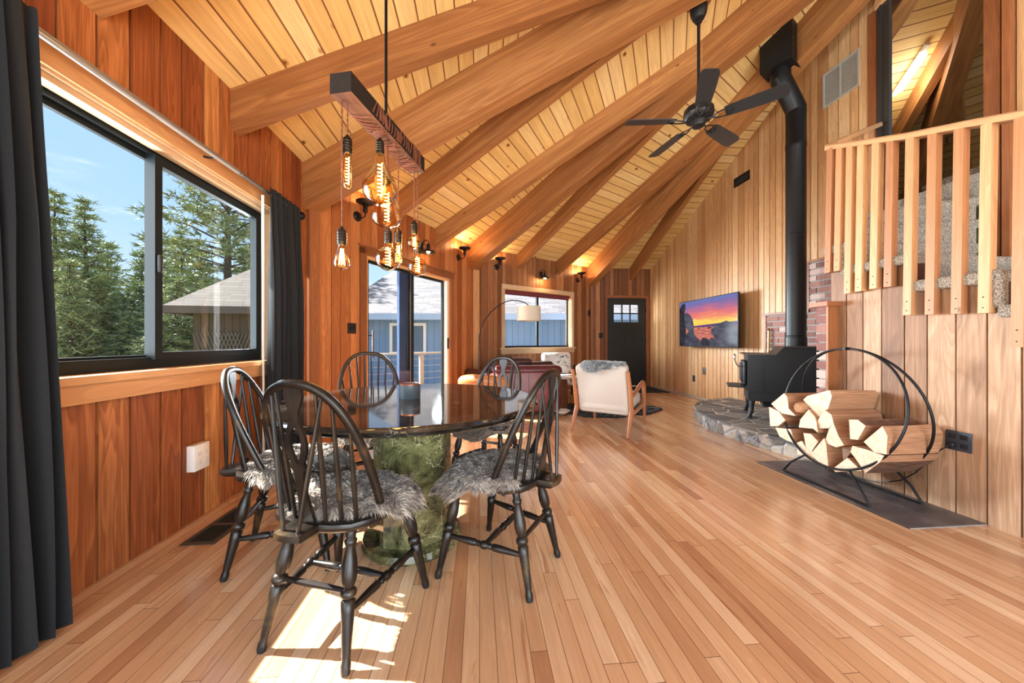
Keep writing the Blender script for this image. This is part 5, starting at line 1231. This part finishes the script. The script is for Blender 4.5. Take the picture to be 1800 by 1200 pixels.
# ---------------------------------------------------------------- red leather armchair, sofa, white chair, drum table
def leather(name, c): 
    m, N, b = newmat(name); n = N.noise(N.coord(), 7, 4, .6, .6); N.put(b.inputs['Base Color'], N.mix(n, tuple(x * .65 for x in c), tuple(min(1, x * 1.35) for x in c))); b.inputs['Roughness'].default_value = .38; N.put(b.inputs['Normal'], N.bump(n, .3, .02)); return m
M_LEA = leather('oxblood_leather', srgb(112, 46, 40)); M_LEAD = leather('dark_brown_leather', srgb(70, 40, 36)); M_TAN = leather('tan_leather', srgb(190, 120, 70))
rc = thing('leather_armchair', (.66, 5.32, 0), R(3), 'oxblood leather armchair seen from behind, beside the lounge chair', 'armchair')
mb = MB(); mb.bbox((0, -.36, .36), (.92, .20, .60), .05, seg=3); mb.build('back_frame', M_LEA, rc)
mb = MB(); mb.bbox((0, -.33, .645), (.96, .27, .13), .06, seg=3, bulge=.02); mb.build('back_cushion', M_LEAD if 0 else leather('oxblood_dark', srgb(86, 34, 36)), rc)
for sx in (-1, 1): mb = MB(); mb.bbox((sx * .42, .02, .33), (.17, .80, .48), .06, seg=3); mb.build('arm', M_LEA, rc)
mb = MB(); mb.bbox((0, .05, .35), (.68, .62, .20), .05, seg=3); mb.build('seat_cushion', M_LEA, rc)
mb = MB(); mb.box((-.0, -.466, .36), (.006, .008, .5)); mb.build('seam', M_LEAD, rc)
for sx in (-1, 1):
    for sy in (-1, 1): mb = MB(); mb.lathe([(.02, 0), (.028, .08)], (sx * .38, sy * .33, 0), 10); mb.build('leg', M_BLACKP, rc)
sf = thing('leather_sofa', (.50, 6.12, 0), math.atan2(wW.d.y, wW.d.x) + math.pi, 'dark brown leather sofa under the far window', 'sofa')
mb = MB(); mb.bbox((-.1, .26, .42), (1.30, .22, .56), .06, seg=3); mb.build('back_frame', M_LEAD, sf)
mb = MB(); mb.bbox((-.1, -.06, .28), (1.30, .62, .26), .06, seg=3); mb.build('seat', M_LEAD, sf)
for sx in (-1, 1): mb = MB(); mb.bbox((-.1 + sx * .68, -.02, .34), (.18, .80, .50), .07, seg=3); mb.build('arm', M_LEAD, sf)
cu = MB(); cu.bbox((0, 0, 0), (.50, .22, .15), .07, seg=3); o = cu.build('bolster_cushion', M_LEAD, label='dark leather bolster cushion lying on top of the sofa back', cat='cushion'); o.location = (.63, 5.95, .70); o.rotation_euler = (0, 0, R(4))
tc_ = thing('tan_armchair', (.06, 4.50, 0), R(-20), 'sunlit tan leather tub chair between the arc lamp and the red armchair', 'armchair')
mb = MB(); L = []
for r, (z, ro, ri) in enumerate(((.10, .26, .0), (.40, .29, 0), (.42, .29, .2), (.62, .30, .22), (.68, .27, .25))): pass
pts = [(.26 * math.cos(a), .26 * math.sin(a)) for a in [math.pi * (1.0 + k / 14) for k in range(15)]]
mb.tube([(x, y, .52 + .06 * math.sin(math.pi * i / 14)) for i, (x, y) in enumerate(pts)], .075, 14); mb.build('back_roll', M_TAN, tc_)
mb = MB(); mb.lathe([(.02, .08), (.27, .08), (.31, .14), (.31, .40), (.28, .44), (.02, .46)], n=36); mb.build('seat', M_TAN, tc_)
mb = MB(); mb.lathe([(.02, 0), (.2, 0), (.2, .08), (.02, .08)], n=24); mb.build('base', M_BLACKP, tc_)
def cowmat():
    m, N, b = newmat('speckled_hide'); n = N.noise(N.scale(N.coord(), (5, 5, 11)), 1, 4, .65, .8); N.put(b.inputs['Base Color'], N.ramp(n, [(.38, srgb(52, 54, 56)), (.44, srgb(150, 150, 148)), (.48, srgb(226, 224, 218))])); b.inputs['Roughness'].default_value = .9; return m
wc = thing('hide_armchair', (1.55, 6.55, 0), math.pi + R(8), 'armchair in white hide with dark speckles under the far window', 'armchair')
mb = MB(); mb.bbox((0, -.24, .60), (.60, .15, .52), .06, M=Matrix.Rotation(R(6), 4, 'X'), seg=3); mb.build('backrest', cowmat(), wc)
mb = MB(); mb.bbox((0, .08, .34), (.56, .56, .16), .06, seg=3); mb.build('seat_cushion', cowmat(), wc)
for sx in (-1, 1):
    mb = MB(); mb.tube([(sx * .33, -.32, 0), (sx * .33, -.26, .35), (sx * .33, -.2, .58), (sx * .33, .10, .60), (sx * .33, .30, .57), (sx * .33, .34, .50), (sx * .33, .32, 0)], .02, 10); mb.build('arm', W_CHAR, wc)
dt = thing('drum_table', (1.19, 5.22, 0), 0, 'round side table with a brown wooden drum base between the armchairs', 'side table')
mb = MB(); mb.lathe([(.02, .50), (.20, .50), (.205, .51), (.20, .525), (.02, .527)], n=36); mb.build('tabletop', plain('pale_top', srgb(196, 194, 190), .25), dt, sharp=40)
mb = MB(); mb.lathe([(.12, 0), (.13, .1), (.135, .25), (.13, .40), (.12, .50)], n=28); mb.build('drum', wood('walnut_drum', [(0, srgb(96, 58, 36)), (1, srgb(130, 82, 52))], sv=20, rough=.4), dt)
mg = thing('drinking_glass', (1.13, 5.17, .527), 0, 'small dark arched vase standing on the drum table', 'vase')
mb = MB(); mb.tube([(-.03, 0, 0), (-.045, 0, .06), (-.03, 0, .13), (.0, 0, .15), (.02, 0, .12), (.022, 0, .0)], .012, 10); mb.build('body', plain('dark_ceramic', srgb(60, 48, 42), .4), mg); mg.name = 'arched_vase'
bo = MB(); bo.lathe([(.02, 0), (.05, .0), (.11, .04), (.115, .05), (.05, .02), (.01, .015)], n=28); bo.build('ceramic_bowl', plain('white_ceramic', srgb(226, 222, 214), .3), label='white bowl on the rug between the drum table and lounge chair', cat='bowl').location = (1.15, 4.86, .04)
# ---------------------------------------------------------------- outside
M_GRASS = plain('dry_grass', srgb(120, 116, 84), .95, noise=.35, nscale=2.5)
mb = MB(); mb.poly([(-60, -40, -1.0), (40, -40, -1.0), (40, 60, -1.0), (-60, 60, -1.0)]); mb.build('ground', M_GRASS, kind='structure')
mb = MB(); W_DECK = boards('deck', .14, 3.6, [(0, srgb(126, 118, 108)), (1, srgb(156, 148, 136))], gap=.004, grain=.3, rough=.8)
P = [(-1.72, -3.0, -.16), (-1.72, 3.7, -.16), (-.2, 6.5, -.16), (2.5, 8.15, -.16), (6.0, 8.15, -.16), (6, 9.9, -.16), (1.2, 9.9, -.16), (-2.6, 7.6, -.16), (-4.0, 4.6, -.16), (-4.0, -3.0, -.16)]
mb.poly(P[::-1], uvs=[(p[1], p[0]) for p in P[::-1]]); mb.poly([(p[0], p[1], -.3) for p in P], uvs=[(p[1], p[0]) for p in P]); mb.build('floor_deck', W_DECK, kind='structure')
M_RAILP = plain('weathered_rail', srgb(116, 112, 104), .8, noise=.2, nscale=8)
dk = thing('deck_railing', (0, 0, 0), 0, 'grey weathered deck railing with thin wires outside the glass', 'railing')
RPt = [(-3.95, -2.5), (-3.95, 1.0), (-3.95, 4.6), (-2.6, 7.5), (1.2, 9.8), (5.0, 9.8)]
for a, b_ in zip(RPt, RPt[1:]):
    L = math.hypot(b_[0] - a[0], b_[1] - a[1]); n = max(1, round(L / 1.6)); ang = math.atan2(b_[1] - a[1], b_[0] - a[0])
    mb = MB(); mb.box(((a[0] + b_[0]) / 2, (a[1] + b_[1]) / 2, .78), (L, .12, .04), rot=ang); mb.build('top_rail', M_RAILP, dk)
    for k in range(n):
        x, y = a[0] + (b_[0] - a[0]) * k / n, a[1] + (b_[1] - a[1]) * k / n; mb = MB(); mb.box((x, y, .30), (.09, .09, .92), rot=ang); mb.build('post', M_RAILP, dk)
    mb = MB()
    for z in (.05, .2, .35, .5, .65): mb.tube([(a[0], a[1], z), (b_[0], b_[1], z)], .004, 5)
    mb.build('wire', M_ALU, dk)
# neighbouring house
M_SID = boards('blue_siding', .20, 9., [(0, srgb(108, 142, 182)), (1, srgb(120, 154, 194))], gap=.006, grain=.1, rough=.7, gapcol=srgb(76, 102, 136))
M_SHG = boards('grey_shingle', .13, .5, [(0, srgb(92, 92, 96)), (1, srgb(122, 122, 126))], gap=.006, grain=.2, rough=.9, gapcol=srgb(64, 64, 68))
M_WTR = plain('white_trim', srgb(226, 226, 228), .6); M_FASC = plain('blue_fascia', srgb(150, 174, 204), .6)
def house(name, A, B, zb, ze, depth, rise, label, sid, shg, fasc, wins, hip=.6):
    """box with a shingle roof; A->B is the facade seen from the room"""
    wl = Wall(A, B); o = thing(name, (0, 0, 0), 0, label, 'building'); L = wl.L
    mb = MB()
    for q in ((wl.P(0, 0, zb), wl.P(L, 0, zb), wl.P(L, 0, ze), wl.P(0, 0, ze)), (wl.P(L, 0, zb), wl.P(L, -depth, zb), wl.P(L, -depth, ze), wl.P(L, 0, ze)), (wl.P(0, -depth, zb), wl.P(0, 0, zb), wl.P(0, 0, ze), wl.P(0, -depth, ze)), (wl.P(L, -depth, zb), wl.P(0, -depth, zb), wl.P(0, -depth, ze), wl.P(L, -depth, ze))):
        e = (q[1] - q[0]).length; mb.poly(q, uvs=[(zb, 0), (zb, e), (ze, e), (ze, 0)], tone=(.5,) * 3)
    mb.build('wall', sid, o)
    ov = .5; mb = MB(); e0, e1 = -ov, L + ov; R0 = [wl.P(e0, ov, ze), wl.P(e1, ov, ze), wl.P(e1, -depth - ov, ze), wl.P(e0, -depth - ov, ze)]; h_ = depth / 2
    T0, T1 = wl.P(hip * h_, -h_, ze + rise), wl.P(L - hip * h_, -h_, ze + rise); sl = math.hypot(h_ + ov, rise)
    mb.poly([R0[0], R0[1], T1, T0], uvs=[(0, 0), (L + 2 * ov, 0), (L + ov - hip * h_, sl), (ov + hip * h_, sl)]); mb.poly([R0[2], R0[3], T0, T1], uvs=[(0, 0), (L + 2 * ov, 0), (L + ov - hip * h_, sl), (ov + hip * h_, sl)])
    mb.poly([R0[1], R0[2], T1], uvs=[(0, 0), (depth, 0), (depth / 2, sl)]); mb.poly([R0[3], R0[0], T0], uvs=[(0, 0), (depth, 0), (depth / 2, sl)]); mb.poly(R0[::-1]); mb.build('roof', shg, o)
    mb = MB(); framed(wl, mb, e0, e1, 0, 0, 0, 0, 0) if 0 else wl.box(mb, e0, e1, ov, ov + .04, ze - .16, ze + .04); wl.box(mb, e0, e0 + .04, -depth - ov, ov, ze - .16, ze + .04); wl.box(mb, e1 - .04, e1, -depth - ov, ov, ze - .16, ze + .04); mb.build('fascia', fasc, o)
    for u0, u1, z0, z1 in wins:
        mb = MB(); framed(wl, mb, u0, u1, z0, z1, 0, .04, .09); wl.box(mb, (u0 + u1) / 2 - .04, (u0 + u1) / 2 + .04, 0, .03, z0, z1); w_ = mb.build('window_frame', M_WTR, o)
        mb = MB(); wl.box(mb, u0 + .05, u1 - .05, 0, .015, z0 + .05, z1 - .05); mb.build('pane', plain('house_glass', srgb(84, 104, 128), .1), w_)
    return o
house('neighbor_house', (-4.3, 12.1), (10.5, 10.9), -1.1, 1.90, 9.0, 2.4, 'blue neighbouring house with a grey shingle roof beyond the glass doors', M_SID, M_SHG, M_FASC, [(1.35, 2.55, .62, 1.66), (7.2, 8.9, .2, 1.25)], 0.)
M_SHD = boards('brown_siding', .2, 9., [(0, srgb(84, 74, 66)), (1, srgb(98, 88, 78))], gap=.008, grain=.2, rough=.85, gapcol=srgb(50, 42, 38))
M_SHR = boards('brown_shingle', .14, .5, [(0, srgb(78, 74, 70)), (1, srgb(98, 94, 88))], gap=.006, grain=.2, rough=.9)
sh_ = house('garden_shed', (-8.1, 10.8), (-5.1, 11.0), -1.1, 1.98, 4.0, 2.2, 'brown garden shed with a hipped shingle roof outside the left window', M_SHD, M_SHR, plain('brown_fascia', srgb(88, 78, 70), .7), [], .9)
lt = MB(); wls = Wall((-8.1, 10.8), (-5.1, 11.0))
for k in range(12):
    u = .02 + k * .10
    for s_ in (-1, 1):
        a, b_ = wls.P(u, .06, -.9 if s_ > 0 else 1.3), wls.P(u + .8, .06, 1.3 if s_ > 0 else -.9); lt.tube([a, b_], .012, 4)
lt.build('lattice', M_RAILP, sh_)
pt = thing('patio_table', (-3.15, 3.62, -.16), 0, 'round white metal patio table on the deck outside the left window', 'patio table')
mb = MB(); mb.lathe([(.02, .70), (.42, .70), (.42, .72), (.02, .72)], n=28); mb.build('tabletop', M_WTR, pt)
for k in range(3):
    a = k * 2.1 + .4; mb = MB(); mb.tube([(.30 * math.cos(a), .30 * math.sin(a), .70), (.12 * math.cos(a), .12 * math.sin(a), .4), (.34 * math.cos(a), .34 * math.sin(a), 0)], .014, 8); mb.build('leg', M_WTR, pt)

# conifers
M_NEED = furmat('pine_needles', [(0, srgb(80, 98, 58)), (.5, srgb(142, 156, 104)), (1, srgb(200, 204, 156))], .7)
M_TRUNK = plain('pine_trunk', srgb(92, 80, 70), .9, noise=.35, nscale=6)
def conifer(h, base, levels, per, seed, droop=.15, tuft=6, sz=.34, bare=.05, taper=1.0, open_=False):
    rr = random.Random(seed); nb = MB(); tb_ = MB(); sp = []
    tb_.tube([(0, 0, 0), (.05, .03, h * .5), (0, 0, h)], [h * .017 + .03, h * .011 + .02, .01], 9)
    for l in range(levels):
        t = bare + (1 - bare) * (l + rr.random() * .6) / levels; z = h * t; rad = base * ((1 - t) ** taper) * rr.uniform(.75, 1.15) + .12
        if open_: rad = base * (1 - .55 * t) * rr.uniform(.55, 1.15)
        for k in range(per):
            a = 2 * math.pi * (k + rr.random() * .7) / per + l * 1.7; r_ = rad * rr.uniform(.75, 1.1); up = rr.uniform(-.05, .25) - droop
            p0 = V((0, 0, z)); p1 = V((r_ * math.cos(a), r_ * math.sin(a), z + r_ * up)); pm = (p0 + p1) / 2 + V((0, 0, r_ * .06))
            tb_.tube([p0, pm, p1], [.02 + r_ * .012, .012 + r_ * .006, .004], 4, caps=False)
            n = max(3, int(r_ / (sz * .34)))
            for q in range(n):
                f = (.25 if not open_ else .35) + .8 * (q + rr.random()) / n; c = p0.lerp(p1, min(1.05, f)) + V((rr.gauss(0, .09), rr.gauss(0, .09), rr.gauss(0, .05))) * (1 + r_ * .25)
                tn = min(1, max(0, .42 + .3 * rr.gauss(0, .6)))
                for b_ in range(tuft):
                    d = V((math.cos(a) * .6 + rr.gauss(0, .6), math.sin(a) * .6 + rr.gauss(0, .6), rr.gauss(.15, .45))).normalized(); s_ = d.cross(V((rr.gauss(0, 1), rr.gauss(0, 1), rr.gauss(0, 1)))).normalized()
                    nb.blade(c, d, sz * rr.uniform(.5, 1), sz * .055, s_, (min(1, max(0, tn + rr.gauss(0, .12))), .5, .5))
    return nb, tb_
TREES = {}
for key, args in dict(a=(9.0, 2.3, 34, 8, 3), b=(7.0, 1.9, 30, 8, 8)).items():
    nb, tb_ = conifer(*args); TREES[key] = (nb.mesh('needles', M_NEED), tb_.mesh('trunk', M_TRUNK))
nb, tb_ = conifer(11.5, 4.2, 22, 6, 21, droop=-.02, tuft=9, sz=.36, bare=.30, open_=True); TREES['c'] = (nb.mesh('needles', M_NEED), tb_.mesh('trunk', M_TRUNK))
def tree(key, x, y, s_, rz, label, z=-1.0, sz=None):
    o = thing('conifer_tree', (x, y, z), rz, label, 'tree', 'conifers beyond the deck'); o.scale = (s_, s_, sz or s_)
    for nm, me in zip(('foliage', 'trunk'), TREES[key]):
        c = bpy.data.objects.new(nm, me); COL.objects.link(c); c.parent = o
tree('a', -16.74, 16.60, 0.90, 0.0, 'tall fir with a pointed crown against the sky, left pane of the window', sz=0.90)
tree('a', -16.80, 15.60, 0.89, 1.3, 'dense fir beside the near curtain', sz=0.89)
tree('b', -18.88, 19.81, 1.02, 2.6, 'fir just right of the tallest pointed one', sz=1.02)
tree('b', -15.24, 17.47, 0.88, 3.9, 'fir with a sparse pointed crown just left of the window mullion', sz=0.88)
tree('a', -24.09, 26.32, 0.75, 5.2, 'distant fir low in the gap of sky', sz=0.57)
tree('b', -14.48, 13.88, 0.75, 6.5, 'bushy fir low in front of the two tall ones', sz=0.71)
tree('a', -15.09, 15.45, 0.75, 7.8, 'bushy fir low between the tall one and the gap', sz=0.53)
tree('b', -17.12, 20.65, 1.10, 9.1, 'fir mostly hidden behind the window mullion', sz=1.10)
tree('c', -10.98, 16.57, 0.93, 10.4, 'tall open-branched pine with a thick trunk behind the shed', sz=0.93)
tree('a', -14.33, 18.39, 0.82, 11.7, 'fir left of the big pine in the right pane', sz=0.82)
tree('b', -16.56, 22.61, 1.07, 13.0, 'distant fir behind the branches of the big pine', sz=1.07)
tree('a', -11.13, 14.08, 0.75, 14.3, 'low bushy fir beside the shed', sz=0.48)
tree('b', -15.18, 24.49, 1.15, 15.6, 'distant fir right of the big pine trunk', sz=1.19)
tree('b', -13.33, 14.78, 0.75, 16.9, 'young fir at the foot of the sky gap', sz=0.46)
tree('a', -20.53, 23.98, 0.75, 18.2, 'distant fir behind the window mullion', sz=0.62)
